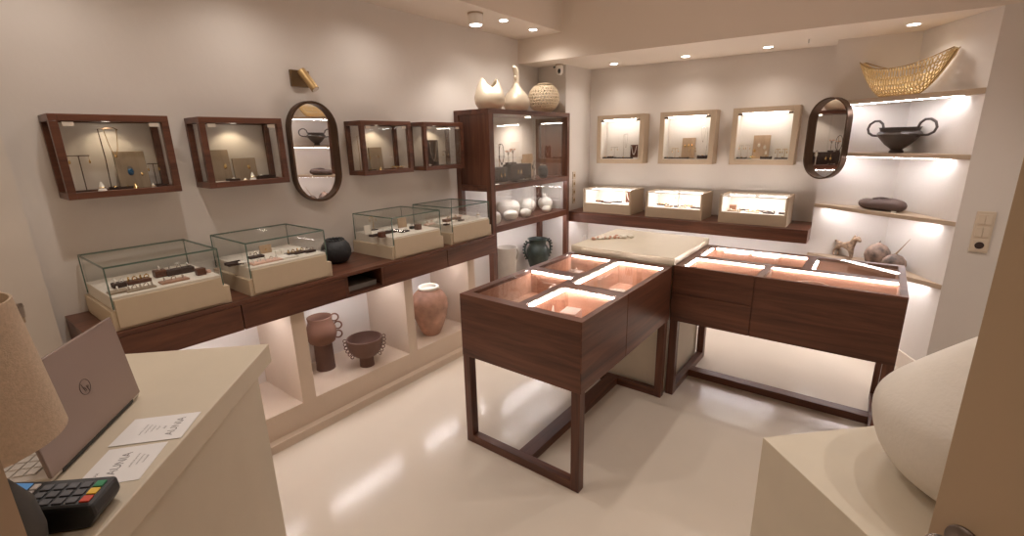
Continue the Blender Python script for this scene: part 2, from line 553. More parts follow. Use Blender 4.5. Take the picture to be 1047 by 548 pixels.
def ring_cone(loc, h, r, mat, label, group=None):
    t = thing('ring_cone', label, 'ring holder', loc, 0, group)
    MB().lathe([(r, 0), (r, 0.004), (r*0.85, 0.006), (r*0.12, h*0.97), (r*0.03, h)], seg=20).build('cone', mat, t, True)
    MB().torus((0, 0, h*0.45), r*0.56, 0.0025).build('ring', GOLD, t, True)
    return t

def t_stand(loc, h, wd, label, rz=0.0, group=None, mat=DBRZ, ear=True):
    """earring or necklace stand: post, crossbar, hanging earrings"""
    t = thing('earring_stand', label, 'jewelry stand', loc, rz, group)
    MB().box(-0.02, 0.02, -0.025, 0.025, 0, 0.006).build('base', DTRAY, t)
    MB().cyl((0, 0, 0), (0, 0, h), 0.0022, seg=8).cyl((0, -wd/2, h), (0, wd/2, h), 0.0022, seg=8).build('stand', mat, t, True)
    if ear:
        for s in (-1, 1):
            MB().cyl((0, s*wd*0.45, h), (0, s*wd*0.45, h-0.02), 0.0008, seg=6).ball((0, s*wd*0.45, h-0.028), (0.004, 0.004, 0.009), 10, 8).build('earring', GOLD, t, True)
    return t

def necklace_stand(loc, h, wd, label, rz=0.0, mat=DBRZ, nmat=GOLD, drop=0.12):
    t = thing('necklace_stand', label, 'jewelry stand', loc, rz)
    MB().box(-0.025, 0.025, -0.03, 0.03, 0, 0.006).build('base', DTRAY, t)
    MB().tube([(0, 0, 0), (0, 0.004, h*0.5), (0, 0, h), (0, wd*0.8, h+0.006), (0, wd, h-0.004)], 0.0024, 8).build('stand', mat, t, True)
    pts = []
    for k in range(17):
        a = k/16*2-1
        pts.append((0.004, wd*0.6+a*wd*0.33, h-drop+drop*abs(a)**2.2))
    MB().tube(pts, 0.0014, 6).ball((0.004, wd*0.6, h-drop-0.008), 0.006, 10, 8).build('necklace', nmat, t, True)
    return t

def board(loc, wd, h, th, mat, label, rz=0.0, deco=(), lean=0.08, group=None, name='display_board'):
    """upright board facing +x with pieces of jewelry hung on its face"""
    t = thing(name, label, 'display board', loc, rz, group)
    M = Matrix.Rotation(-lean, 4, 'Y')
    MB().box(-th/2, th/2, -wd/2, wd/2, 0, h, M).build('panel', mat, t, bevel=0.002)
    for (dy, dz, r, dm) in deco:
        p = M @ Vector((th/2+0.002, dy, dz))
        MB().torus(p+Vector((0, 0, r*1.2)), r*0.7, 0.0012, Matrix.Rotation(PI/2, 4, 'Y')).ball(p, (0.004, r, r*1.3), 10, 8).build('pendant', dm, t, True)
    return t

def neck_board(loc, wd, h, bmat, nmat, label, rz=0.0):
    t = thing('necklace_board', label, 'display board', loc, rz)
    MB().prism([(-0.006, -wd/2), (0.006, -wd/2), (0.006, wd/2), (-0.006, wd/2)], 0, h).build('panel', bmat, t, bevel=0.002)
    pts = []
    for k in range(19):
        a = k/18*2-1
        pts.append((0.008, a*wd*0.36, h*0.22+h*0.72*abs(a)**1.8))
    m = MB().tube(pts, 0.0028, 6)
    for k in range(1, 18):
        m.ball(pts[k], 0.0042, 8, 6)
    m.build('necklace', nmat, t, True)
    return t

def slab_tray(loc, lx, ly, h, mat, label, rz=0.0, group=None, pieces=(), pmat=GOLD, name='display_tray'):
    """low tray: lipped plate with scattered pieces"""
    t = thing(name, label, 'display tray', loc, rz, group)
    MB().box(-lx/2, lx/2, -ly/2, ly/2, 0, h).box(-lx/2, -lx/2+0.004, -ly/2, ly/2, h, h+0.004).box(lx/2-0.004, lx/2, -ly/2, ly/2, h, h+0.004).build('plate', mat, t)
    for (px, py, r) in pieces:
        MB().ball((px, py, h+r*0.7), (r, r, r*0.8), 10, 8).torus((px, py, h+0.003), r*1.5, 0.0014).build('jewel', pmat, t, True)
    return t

def flower_set(loc, n, r, label, mat=WHITE, spread=0.03, group=None):
    t = thing('flower_ornament', label, 'ornament', loc, 0, group)
    for k in range(n):
        a = 2.4*k
        cx, cy = spread*math.cos(a)*(0.4+0.6*k/max(1, n-1)), spread*math.sin(a)*(0.4+0.6*k/max(1, n-1))
        m = MB().cyl((cx, cy, 0), (cx, cy, r*1.2), 0.0018, seg=6).ball((cx, cy, r*1.3), r*0.35, 8, 6)
        for j in range(5):
            b = 2*PI*j/5
            m.ball((cx+r*0.55*math.cos(b), cy+r*0.55*math.sin(b), r*1.25), (r*0.42, r*0.42, r*0.18), 8, 6)
        m.build('blossom', mat, t, True)
    return t

# ------------------------------------------------------------------ walnut wall cabinets (left wall)
CH, CW, CD = 0.37, 0.44, 0.19
CZ0 = 1.49
def wall_cabinet(y0, label):
    t = thing('wall_cabinet', label, 'display cabinet', (XW, y0, CZ0), 0, 'walnut wall cabinets on the left wall')
    m = MB()
    p = 0.03
    for yy in (0, CW-p):
        m.box(0, p*0.8, yy, yy+p, p, CH-p).box(CD-p, CD, yy, yy+p, p, CH-p)
        m.box(0, CD, yy, yy+p, 0, p).box(0, CD, yy, yy+p, CH-p, CH)
    m.box(0, p*0.8, p, CW-p, 0, p).box(CD-p, CD, p, CW-p, 0, p).box(0, p*0.8, p, CW-p, CH-p, CH).box(CD-p, CD, p, CW-p, CH-p, CH)
    m.build('frame', WY, t, bevel=0.0015)
    MB().box(p*0.8, CD-p, p, CW-p, 0.004, 0.02).build('base_panel', WY, t)
    MB().box(p*0.8, CD-p, p, CW-p, CH-0.018, CH-0.004).build('top_panel', WY, t)
    g = MB().box(CD-0.018, CD-0.013, p+0.002, CW-p-0.002, p+0.002, CH-p-0.002).build('glass_door', GLASS, t)
    for yy in (p+0.012, CW-p-0.052):
        MB().box(CD-0.013, CD-0.005, yy, yy+0.04, CH-p-0.022, CH-p-0.004).build('hinge', CREAM, g, bevel=0.001)
    for yy in (p/2, CW-p/2):
        MB().box(p*0.8, CD-p, yy-0.002, yy+0.002, p, CH-p).build('side_glass', GLASS, t)
    MB().lathe([(0.018, -0.008), (0.022, -0.008), (0.022, 0.0)], c=(0.085, CW/2, CH-0.018), seg=20).build('puck_light', PUCK, t, True)
    lamp('puck_lamp', 'SPOT', (XW+0.09, y0+CW/2, CZ0+CH-0.035), CAB_W, (1.0, 0.80, 0.55), 0.01, 120, 0.5, (XW+0.02, y0+CW/2, CZ0), t)
    return t
CY = (0.457, 1.03, 2.012, 2.580)
for y0, lb in zip(CY, ('walnut glazed wall cabinet nearest the desk, leftmost on the left wall', 'walnut glazed wall cabinet just left of the oval wall mirror',
                       'walnut glazed wall cabinet just right of the oval wall mirror', 'walnut glazed wall cabinet beside the tall walnut display unit')):
    wall_cabinet(y0, lb)
fz = CZ0+0.02
def cl(i, x, y):
    return (XW+x, CY[i]+y, fz)
# first cabinet
t_stand(cl(0, 0.07, 0.09), 0.17, 0.08, 'short bare earring stand at the left in the leftmost wall cabinet')
necklace_stand(cl(0, 0.06, 0.185), 0.29, 0.075, 'tall thin necklace stand in the leftmost wall cabinet')
board(cl(0, 0.06, 0.285), 0.125, 0.185, 0.012, GREYW, 'grey wood board with a blue pendant in the leftmost wall cabinet', deco=((-0.01, 0.085, 0.013, BLUES), (0.035, 0.07, 0.005, GOLD)))
t_stand(cl(0, 0.055, 0.375), 0.12, 0.05, 'low earring stand at the right in the leftmost wall cabinet')
slab_tray(cl(0, 0.12, 0.07), 0.05, 0.06, 0.008, DTRAY, 'small dark tray at the left in the leftmost wall cabinet')
ring_cone(cl(0, 0.13, 0.135), 0.05, 0.021, WHITE, 'white ring cone in the leftmost wall cabinet')
slab_tray(cl(0, 0.06, 0.23), 0.05, 0.10, 0.014, DTRAY, 'dark block behind the gold cone in the leftmost wall cabinet', pieces=((0, -0.03, 0.007), (0.0, 0.02, 0.006)))
ring_cone(cl(0, 0.13, 0.265), 0.035, 0.014, GOLD, 'little gold cone in the leftmost wall cabinet')
ring_cone(cl(0, 0.12, 0.34), 0.028, 0.012, WHITE, 'little white cone at the right in the leftmost wall cabinet')
slab_tray(cl(0, 0.07, 0.385), 0.06, 0.045, 0.014, DTRAY, 'dark block in the right corner of the leftmost wall cabinet')
# second cabinet
board(cl(1, 0.04, 0.12), 0.12, 0.18, 0.012, GREYW, 'taller grey wood board in the wall cabinet left of the oval mirror', deco=((0.03, 0.085, 0.009, GOLD),))
board(cl(1, 0.05, 0.255), 0.13, 0.13, 0.012, GREYW, 'lower grey wood board in the wall cabinet left of the oval mirror', deco=((0.02, 0.075, 0.008, GOLD),))
slab_tray(cl(1, 0.12, 0.09), 0.05, 0.055, 0.007, WHITE, 'small white card in the wall cabinet left of the oval mirror')
slab_tray(cl(1, 0.10, 0.155), 0.055, 0.055, 0.016, DTRAY, 'dark tray with white pieces in the wall cabinet left of the oval mirror', pieces=((0.01, 0, 0.007),), pmat=WHITE)
ring_cone(cl(1, 0.14, 0.205), 0.022, 0.016, WHITE, 'low white cone in the wall cabinet left of the oval mirror')
ring_cone(cl(1, 0.135, 0.25), 0.052, 0.022, WHITE, 'tall white ring cone in the wall cabinet left of the oval mirror')
slab_tray(cl(1, 0.07, 0.355), 0.05, 0.095, 0.022, DTRAY, 'long dark tray at the right in the wall cabinet left of the oval mirror', pieces=((0.01, -0.03, 0.007),), pmat=WHITE)
# third cabinet
necklace_stand(cl(2, 0.05, 0.06), 0.25, 0.07, 'brass necklace stand with long chain in the wall cabinet right of the oval mirror', mat=BRASS)
t_stand(cl(2, 0.12, 0.075), 0.125, 0.06, 'low brass earring stand in the wall cabinet right of the oval mirror', mat=BRASS)
board(cl(2, 0.05, 0.21), 0.115, 0.17, 0.012, GREYW, 'grey wood board in the wall cabinet right of the oval mirror', deco=((0.02, 0.1, 0.006, GOLD),))
slab_tray(cl(2, 0.10, 0.11), 0.06, 0.06, 0.012, DTRAY, 'dark tray below the brass stands in the wall cabinet right of the oval mirror', pieces=((0, 0, 0.007),))
ring_cone(cl(2, 0.13, 0.175), 0.03, 0.013, GOLD, 'small gold cone in the wall cabinet right of the oval mirror')
flower_set(cl(2, 0.12, 0.33), 4, 0.018, 'gold blossoms at the right in the wall cabinet right of the oval mirror', GOLD, 0.04)
# fourth cabinet
neck_board(cl(3, 0.06, 0.20), 0.12, 0.215, DTRAY, SILVER, 'black board with a chain necklace in the wall cabinet beside the tall unit')
necklace_stand(cl(3, 0.09, 0.06), 0.26, 0.06, 'silver necklace stand in the wall cabinet beside the tall unit', mat=SILVER, nmat=SILVER)
flower_set(cl(3, 0.13, 0.09), 3, 0.016, 'white blossoms at the left in the wall cabinet beside the tall unit', WHITE, 0.025)
t_stand(cl(3, 0.07, 0.34), 0.12, 0.07, 'dark earring stand at the right in the wall cabinet beside the tall unit')
slab_tray(cl(3, 0.12, 0.30), 0.05, 0.11, 0.008, DTRAY, 'dark tray at the front of the wall cabinet beside the tall unit', pieces=((0, -0.02, 0.006),))

# ------------------------------------------------------------------ oval mirrors
def pill(wd, h, n=20):
    r = wd/2
    pts = []
    for k in range(n+1):
        a = PI*k/n
        pts.append((r*math.cos(a), h/2-r+r*math.sin(a)))
    for k in range(n+1):
        a = PI+PI*k/n
        pts.append((r*math.cos(a), -h/2+r+r*math.sin(a)))
    return pts

def oval_mirror(loc, rz, wd, h, depth, fmat, label, th=0.012):
    """faces local -y, back at y=0"""
    t = thing('oval_mirror', label, 'mirror', loc, rz)
    o, i = pill(wd, h), pill(wd-2*th, h-2*th)
    n = len(o)
    v = [(x, 0, z) for x, z in o]+[(x, -depth, z) for x, z in o]+[(x, -depth, z) for x, z in i]+[(x, 0, z) for x, z in i]
    f = []
    for a in range(4):
        b = (a+1) % 4
        for k in range(n):
            k2 = (k+1) % n
            f.append((a*n+k, a*n+k2, b*n+k2, b*n+k))
    m = MB()
    m._add(v, f)
    m.build('frame', fmat, t, True)
    g = pill(wd-2*th-0.001, h-2*th-0.001)
    m = MB()
    v = [(x, -0.004, z) for x, z in g]+[(x, -0.012, z) for x, z in g]
    m._add(v, [tuple(range(n)), tuple(range(2*n-1, n-1, -1))]+[(k, n+k, n+(k+1) % n, (k+1) % n) for k in range(n)])
    m.build('mirror_glass', MIRROR, t)
    return t
ml_ = oval_mirror((XW+0.025, 1.742, 1.658), PI/2+math.radians(5.3), 0.36, 0.645, 0.04, DBRZ, 'tall oval mirror with a dark frame on the left wall', 0.016)
ml_.rotation_euler[0] = math.radians(1.3)
tm = oval_mirror((-0.352, 4.535, 1.662), math.radians(-34), 0.325, 0.615, 0.055, DBRZ, 'tall oval mirror with a dark frame at the edge of the shelf niche', 0.011)
MB().box(-0.10, 0.10, -0.004, 0.006, -0.2, 0.2).cyl((0, 0.0, 0), (-0.055, 0.125, 0), 0.012).build('wall_arm', DBRZ, tm, True)

t = thing('wall_spot', 'brass wall spotlight above the oval mirror on the left wall', 'wall light', (XW, 1.722, 2.115))
MB().box(0, 0.022, -0.062, 0.062, -0.05, 0.05).build('wall_plate', plain('dark_brass', (0.20, 0.13, 0.07), 0.45, metal=0.8), t, bevel=0.002)
MB().cyl((0.02, 0.005, 0.005), (0.065, 0.01, 0.005), 0.008).build('arm', BRASS, t, True)
MB().cyl((0.062, -0.014, 0.042), (0.135, 0.024, -0.072), 0.0255, seg=28).build('spot_head', BRASS, t, True)
MB().cyl((0.134, 0.0235, -0.0705), (0.1359, 0.0245, -0.0734), 0.020, seg=24).build('lens', WHITE, t, True)

# ------------------------------------------------------------------ glass cases on the wall counter
def glass_case(y0, label, led=False):
    t = thing('glass_case', label, 'display case', (-3.01, y0, CZ), 0, 'glass cases on the wall counter')
    W_ = 0.482
    MB().box(0, 0.452, 0, W_, 0, 0.09).build('plinth', BEIGE, t, bevel=0.002)
    MB().box(0.02, 0.452, 0.015, W_-0.03, 0.0901, 0.153).build('display_bed', CREAM, t, bevel=0.002)
    MB().box(0.452, 0.462, 0.018, W_-0.034, 0.012, 0.14).build('drawer_front', BEIGE, t, bevel=0.0015)
    m = MB()
    a, b, c, d_ = 0.018, 0.456, 0.012, W_-0.028
    z0, z1, th = 0.1, 0.285, 0.005
    m.box(a, b, c, c+th, z0, z1).box(a, b, d_-th, d_, z0, z1).box(b-th, b, c+th, d_-th, z0, z1).box(a, a+th, c+th, d_-th, z0, z1).box(a, b, c, d_, z1, z1+th)
    m.build('glass_hood', GLASS, t)
    e = MB()
    k = 0.0023
    for xx in (a, b):
        for yy in (c, d_):
            e.box(xx-k, xx+k, yy-k, yy+k, z0, z1)
    e.box(a, b, c-k, c+k, z1-k, z1+th).box(a, b, d_-k, d_+k, z1-k, z1+th).box(a-k, a+k, c, d_, z1-k, z1+th).box(b-k, b+k, c, d_, z1-k, z1+th)
    e.build('glass_edge', GEDGE, t)
    return t
GY = (0.447, 1.025, 1.965, 2.530)
for y0, lb in zip(GY, ('glass display case on beige plinth at the near left end of the wall counter', 'glass display case on beige plinth left of the black round vase',
                       'glass display case on beige plinth right of the black round vase', 'glass display case on beige plinth at the far end beside the tall unit')):
    glass_case(y0, lb)
bz = CZ+0.1535
BROWN = WY
def on(reg, a, b):
    x0, y0, s = reg
    p = at(x0+a/s, y0+b/s, z=bz)
    return (max(-2.965, min(-2.602, p.x)), p.y, bz)
r1 = (100, 240, 7.48)
g1 = 'jewelry trays in the glass case nearest the desk'
jewel_tray(on(r1, 165, 400), 0.05, 0.05, 0.022, DTRAY, 2, WHITE, 'dark block with two white studs, left in the nearest glass case', g1)
jewel_tray(on(r1, 155, 440), 0.06, 0.07, 0.008, GREYW, 1, WHITE, 'flat grey wood tray in the front left corner of the nearest glass case', g1)
jewel_tray(on(r1, 312, 365), 0.055, 0.095, 0.016, BROWN, 4, GOLD, 'walnut tray with four gold rings in the nearest glass case', g1)
jewel_tray(on(r1, 330, 415), 0.05, 0.11, 0.006, GREYW, 5, SILVER, 'low tray with silver rings at the front of the nearest glass case', g1)
jewel_tray(on(r1, 480, 320), 0.05, 0.05, 0.035, BROWN, 1, WHITE, 'walnut cube with a white piece in the nearest glass case', g1)
jewel_tray(on(r1, 630, 295), 0.055, 0.12, 0.028, DTRAY, 3, SILVER, 'long dark block with white rings at the back of the nearest glass case', g1)
jewel_tray(on(r1, 585, 355), 0.06, 0.115, 0.008, LWX, 3, SILVER, 'pale wood tray with rings at the front of the nearest glass case', g1)
jewel_tray(on(r1, 790, 305), 0.04, 0.04, 0.034, BROWN, 0, GOLD, 'bare walnut cube at the right of the nearest glass case', g1)
jewel_tray(on(r1, 848, 290), 0.02, 0.02, 0.016, PINKP, 0, GOLD, 'tiny pink cube at the right end of the nearest glass case', g1)
flower_set(on(r1, 600, 240), 2, 0.012, 'white blossom at the back of the nearest glass case', WHITE, 0.02)
r2 = (230, 230, 9.13)
g2 = 'jewelry trays in the glass case left of the black vase'
slab_tray(on(r2, 90, 370), 0.06, 0.08, 0.01, DTRAY, 'dark tray at the left of the case left of the black vase', group=g2)
flower_set(on(r2, 180, 385), 4, 0.02, 'white shell figure at the front left of the case left of the black vase', WHITE, 0.012)
jewel_tray(on(r2, 290, 305), 0.05, 0.08, 0.012, DTRAY, 3, SILVER, 'dark tray at the back of the case left of the black vase', g2)
jewel_tray(on(r2, 380, 345), 0.07, 0.16, 0.009, PINKP, 5, WHITE, 'long pinkish tray of white rings in the case left of the black vase', g2)
slab_tray(on(r2, 580, 300), 0.10, 0.09, 0.006, WHITE, 'white square plate in the case left of the black vase', group=g2)
flower_set(on(r2, 520, 262), 3, 0.014, 'pale blossoms behind the white plate in the case left of the black vase', CERAM, 0.03)
board(on(r2, 385, 262), 0.07, 0.05, 0.008, TANW, 'small tan card with a gold stud in the case left of the black vase', deco=((0, 0.02, 0.004, GOLD),))
jewel_tray(on(r2, 660, 268), 0.06, 0.11, 0.01, DTRAY, 4, GOLD, 'dark tray with copper rings, right in the case left of the black vase', g2)
jewel_tray(on(r2, 790, 252), 0.05, 0.06, 0.012, DTRAY, 2, SILVER, 'dark tray of white stones, right end of the case left of the black vase', g2)
r3 = (355, 205, 9.96)
g3 = 'jewelry trays in the glass case right of the black vase'
board(on(r3, 215, 345), 0.055, 0.065, 0.008, CERAM, 'cream tile standing at the left of the case right of the black vase')
slab_tray(on(r3, 285, 362), 0.04, 0.075, 0.008, DTRAY, 'dark flat tray at the front left of the case right of the black vase', group=g3)
jewel_tray(on(r3, 355, 375), 0.04, 0.04, 0.038, BROWN, 0, GOLD, 'red brown cube at the front of the case right of the black vase', g3)
jewel_tray(on(r3, 430, 330), 0.05, 0.14, 0.018, DTRAY, 3, WHITE, 'long dark tray with white pieces in the case right of the black vase', g3)
jewel_tray(on(r3, 575, 318), 0.05, 0.07, 0.010, DTRAY, 2, WHITE, 'short dark tray with white pieces in the case right of the black vase', g3)
board(on(r3, 565, 275), 0.08, 0.075, 0.010, TANW, 'tan wood board standing in the case right of the black vase')
MBT = jewel_tray(on(r3, 660, 288), 0.03, 0.03, 0.02, BLACKP, 1, SILVER, 'small black ring block in the case right of the black vase', g3)
jewel_tray(on(r3, 722, 295), 0.04, 0.04, 0.04, BROWN, 0, GOLD, 'brown cube at the right of the case right of the black vase', g3)
t_stand(on(r3, 270, 300), 0.10, 0.06, 'thin gold earring stand in the case right of the black vase', mat=GOLD)
jewel_tray(on(r3, 840, 250), 0.04, 0.09, 0.014, PINKP, 2, CORAL, 'rosy tray at the right end of the case right of the black vase', g3)
r4 = (430, 195, 9.96)
g4 = 'jewelry trays in the glass case at the far end'
jewel_tray(on(r4, 320, 305), 0.05, 0.17, 0.022, BROWN, 2, GOLD, 'long walnut block in the far glass case', g4)
flower_set(on(r4, 405, 285), 2, 0.02, 'rosy blossom standing beside the walnut block in the far glass case', PINKP, 0.01)
flower_set(on(r4, 460, 298), 4, 0.014, 'white blossoms in the middle of the far glass case', WHITE, 0.025)
ring_cone(on(r4, 588, 270), 0.05, 0.022, WHITE, 'white cone at the right end of the far glass case')
slab_tray(on(r4, 280, 352), 0.03, 0.045, 0.006, DTRAY, 'tiny dark tray at the front corner of the far glass case', group=g4)
slab_tray(on(r4, 345, 318), 0.03, 0.045, 0.010, WHITE, 'white card at the front of the far glass case', group=g4)
slab_tray(on(r4, 408, 308), 0.03, 0.055, 0.008, DTRAY, 'narrow dark tray beside the white card in the far glass case', group=g4)

# black ball vase
t = thing('black_vase', 'round black vase with a ragged mouth between the glass cases', 'vase', (-2.845, 1.72, CZ))
MB().lathe([(0.045, 0), (0.075, 0.012), (0.096, 0.05), (0.1, 0.082), (0.09, 0.12), (0.068, 0.148), (0.05, 0.157), (0.044, 0.15), (0.06, 0.13), (0.08, 0.08), (0.04, 0.02)], seg=48).build('body', BLACKC, t, True)
m = MB()
for k in range(16):
    a = 2*PI*k/16
    m.ball((0.052*math.cos(a), 0.052*math.sin(a), 0.156), (0.011, 0.011, 0.008+0.004*random.random()), 8, 6)
m.build('rim', BLACKC, t, True)

# ------------------------------------------------------------------ pots in the niches
LZ = 0.2
def loop(c, R, plane, r, s=0, e=2*PI, n=16, sc=1.0):
    """arc in the vertical plane spanned by horizontal unit vector plane"""
    pts = []
    for k in range(n+1):
        a = s+(e-s)*k/n
        pts.append((c[0]+plane[0]*R*math.cos(a), c[1]+plane[1]*R*math.cos(a), c[2]+R*sc*math.sin(a)))
    return pts
t = thing('stem_vase', 'tall brown vase on a cylinder stem with three loop handles', 'vase', (-2.879, 1.557, LZ))
MB().lathe([(0.064, 0), (0.062, 0.02), (0.06, 0.185), (0.058, 0.19)], seg=40).build('stem', BROWNC, t, True)
MB().lathe([(0.058, 0.186), (0.085, 0.205), (0.1, 0.25), (0.098, 0.29), (0.084, 0.33), (0.077, 0.35), (0.082, 0.378), (0.078, 0.382), (0.07, 0.37), (0.07, 0.35), (0.088, 0.29), (0.088, 0.25), (0.05, 0.21)], seg=48).build('body', TERRA, t, True)
dv = Vector((0.45, 0.89))
for z, r0 in ((0.36, 0.082), (0.30, 0.098), (0.235, 0.094)):
    MB().tube(loop((dv.x*(r0+0.012), dv.y*(r0+0.012), z), 0.026, dv, 0.005), 0.0055, 8, closed=False).build('handle', TERRA, t, True)
t = thing('footed_bowl', 'brown footed bowl with rows of small loop handles', 'bowl', (-2.68, 1.754, LZ))
MB().lathe([(0.05, 0), (0.048, 0.03), (0.048, 0.075)], seg=36).build('foot', BROWNC, t, True)
MB().lathe([(0.048, 0.07), (0.08, 0.085), (0.108, 0.12), (0.119, 0.17), (0.12, 0.207), (0.112, 0.209), (0.11, 0.17), (0.098, 0.125), (0.06, 0.095), (0.01, 0.09)], seg=48).build('bowl', BROWNC, t, True)
for side, (s0, s1) in ((1, (0.0, 1.0)), (-1, (0.0, 1.0))):
    for k in range(6):
        z = 0.200-0.021*k
        r0 = [0.121, 0.121, 0.119, 0.114, 0.106, 0.094][k]
        a = math.atan2(0.83, 0.55)+side*0.0+(0 if side > 0 else PI)
        a += side*(-0.10*k)
        dv = Vector((math.cos(a), math.sin(a)))
        MB().torus((dv.x*(r0+0.009), dv.y*(r0+0.009), z), 0.0115, 0.0033, Matrix.Rotation(a, 4, 'Z') @ Matrix.Rotation(0.9, 4, 'Y') @ Matrix.Rotation(PI/2, 4, 'X'), 12, 6).build('loop_handle', BROWNC, t, True)
t = thing('terracotta_jar', 'large rosy terracotta jar with a pale rim', 'jar', (-2.722, 2.408, LZ))
MB().lathe([(0.062, 0), (0.072, 0.01), (0.1, 0.07), (0.132, 0.16), (0.146, 0.24), (0.142, 0.29), (0.118, 0.345), (0.085, 0.375), (0.07, 0.385), (0.064, 0.38), (0.08, 0.36), (0.125, 0.28), (0.125, 0.2), (0.06, 0.02)], seg=56).build('body', ROSE, t, True)
MB().lathe([(0.068, 0.378), (0.082, 0.385), (0.084, 0.398), (0.078, 0.405), (0.062, 0.403), (0.06, 0.38)], seg=48).build('rim', CERAM, t, True)

# ------------------------------------------------------------------ tall walnut display unit
UX0, UX1, UY0, UY1, UT = -3.03, -2.63, 3.11, 4.415, 1.967
t = thing('display_unit', 'tall walnut display unit with glazed top compartment in the back left corner', 'display unit', (UX0, UY0, 0))
ux, uy = UX1-UX0, UY1-UY0
P = 0.05
pm = (0, uy-P)
for xx in (0.0, ux-P):
    for yy in (0, uy-P):
        z0 = 0.2 if xx == 0.0 else 0.0
        MB().box(xx, xx+P, yy, yy+P+(0.012 if (xx > 0 and yy == 0) else 0), z0, UT-0.04).build('post', WZ, t, bevel=0.002)
MB().box(0, ux, 0, uy, UT-0.04, UT).build('top_board', WY, t, bevel=0.002)
MB().box(0.0, ux-0.002, P, uy-P, 1.28, 1.333).box(P, ux-P, 0.004, P, 1.28, 1.333).box(P, ux-P, uy-P, uy-0.004, 1.28, 1.333).build('middle_shelf', WY, t)
MB().box(0.0, ux-0.002, P, uy-P, 0.915, 0.973).box(P, ux-P, 0.004, P, 0.93, 0.973).box(P, ux-P, uy-P, uy-0.004, 0.93, 0.973).build('lower_shelf', WY, t)
MB().box(P, ux-P, 0.012, 0.03, 1.333, UT-0.04).build('side_panel', WZ, t)
MB().box(P, ux-P, uy-0.03, uy-0.012, 1.333, UT-0.04).build('side_panel', WZ, t)
MB().box(ux-0.022, ux-0.017, 0.062, 0.70, 1.336, UT-0.043).build('glass_door', GLASS, t)
MB().box(ux-0.034, ux-0.029, 0.68, uy-P-0.002, 1.336, UT-0.043).build('glass_door', GLASS, t)
MB().box(ux-0.022, ux-0.017, 0.062, 0.66, 0.976, 1.278).build('glass_door', GLASS, t)
MB().box(ux-0.034, ux-0.029, 0.64, uy-P-0.002, 0.976, 1.278).build('glass_door', GLASS, t)
MB().box(ux-0.06, ux-0.045, 0.08, uy-0.08, 1.276, 1.28).build('led_strip', LED, t)
MB().box(ux-0.06, ux-0.045, 0.08, uy-0.08, 0.911, 0.915).build('led_strip', LED, t)
MB().lathe([(0.02, -0.01), (0.026, -0.01), (0.026, 0)], c=(ux-0.16, 0.78, UT-0.04), seg=20).build('puck_light', PUCK, t, True)
lamp('puck_lamp', 'SPOT', (UX0+ux-0.16, UY0+0.78, UT-0.06), 13.0, (1, 0.86, 0.74), 0.02, 150, 0.8, (UX0+0.1, UY0+0.9, 1.3), t)
# on top of the unit
t = thing('split_vase', 'round pearly vase with a split horned lip on top of the tall unit', 'vase', (-2.80, 3.335, UT))
pr = [(0.055, 0), (0.10, 0.012), (0.128, 0.055), (0.134, 0.10), (0.122, 0.15), (0.10, 0.185), (0.082, 0.205), (0.072, 0.212), (0.066, 0.20), (0.09, 0.17), (0.115, 0.10), (0.05, 0.02)]
seg = 56
m = MB()
v, f = [], []
for i, (r, z) in enumerate(pr):
    for k in range(seg):
        a = 2*PI*k/seg
        lip = max(0, (z-0.12)/0.09)
        c2 = math.cos(a-1.25)**2
        cc_ = math.cos(2*(a-1.25))
        horn = lip*(0.052*max(0, cc_)**1.2-0.022*max(0, -cc_))
        rr = r*(1-0.30*lip*(1-c2))
        v.append((rr*math.cos(a), rr*math.sin(a), z+horn))
n = len(pr)
for i in range(n-1):
    for k in range(seg):
        k2 = (k+1) % seg
        f.append((i*seg+k, i*seg+k2, (i+1)*seg+k2, (i+1)*seg+k))
f.append(tuple(range(seg-1, -1, -1)))
f.append(tuple((n-1)*seg+k for k in range(seg)))
m._add(v, f)
m.build('body', PEARL, t, True)
t = thing('gourd_bottle', 'pearly gourd bottle with a long bent neck on top of the tall unit', 'vase', (-2.80, 3.725, UT))
MB().lathe([(0.05, 0), (0.1, 0.012), (0.128, 0.06), (0.126, 0.10), (0.1, 0.15), (0.065, 0.19), (0.036, 0.225), (0.026, 0.25)], seg=48).build('body', PEARL, t, True)
MB().tube([(0, 0, 0.24), (0.0, 0.004, 0.28), (0.0, 0.006, 0.32), (-0.0, 0.0, 0.355), (0.0, -0.016, 0.378), (0.0, -0.036, 0.386), (0, -0.05, 0.38)], [0.028, 0.024, 0.024, 0.025, 0.023, 0.018, 0.008], 14).ball((0.012, -0.03, 0.30), (0.014, 0.014, 0.018), 10, 8).build('neck', PEARL, t, True)

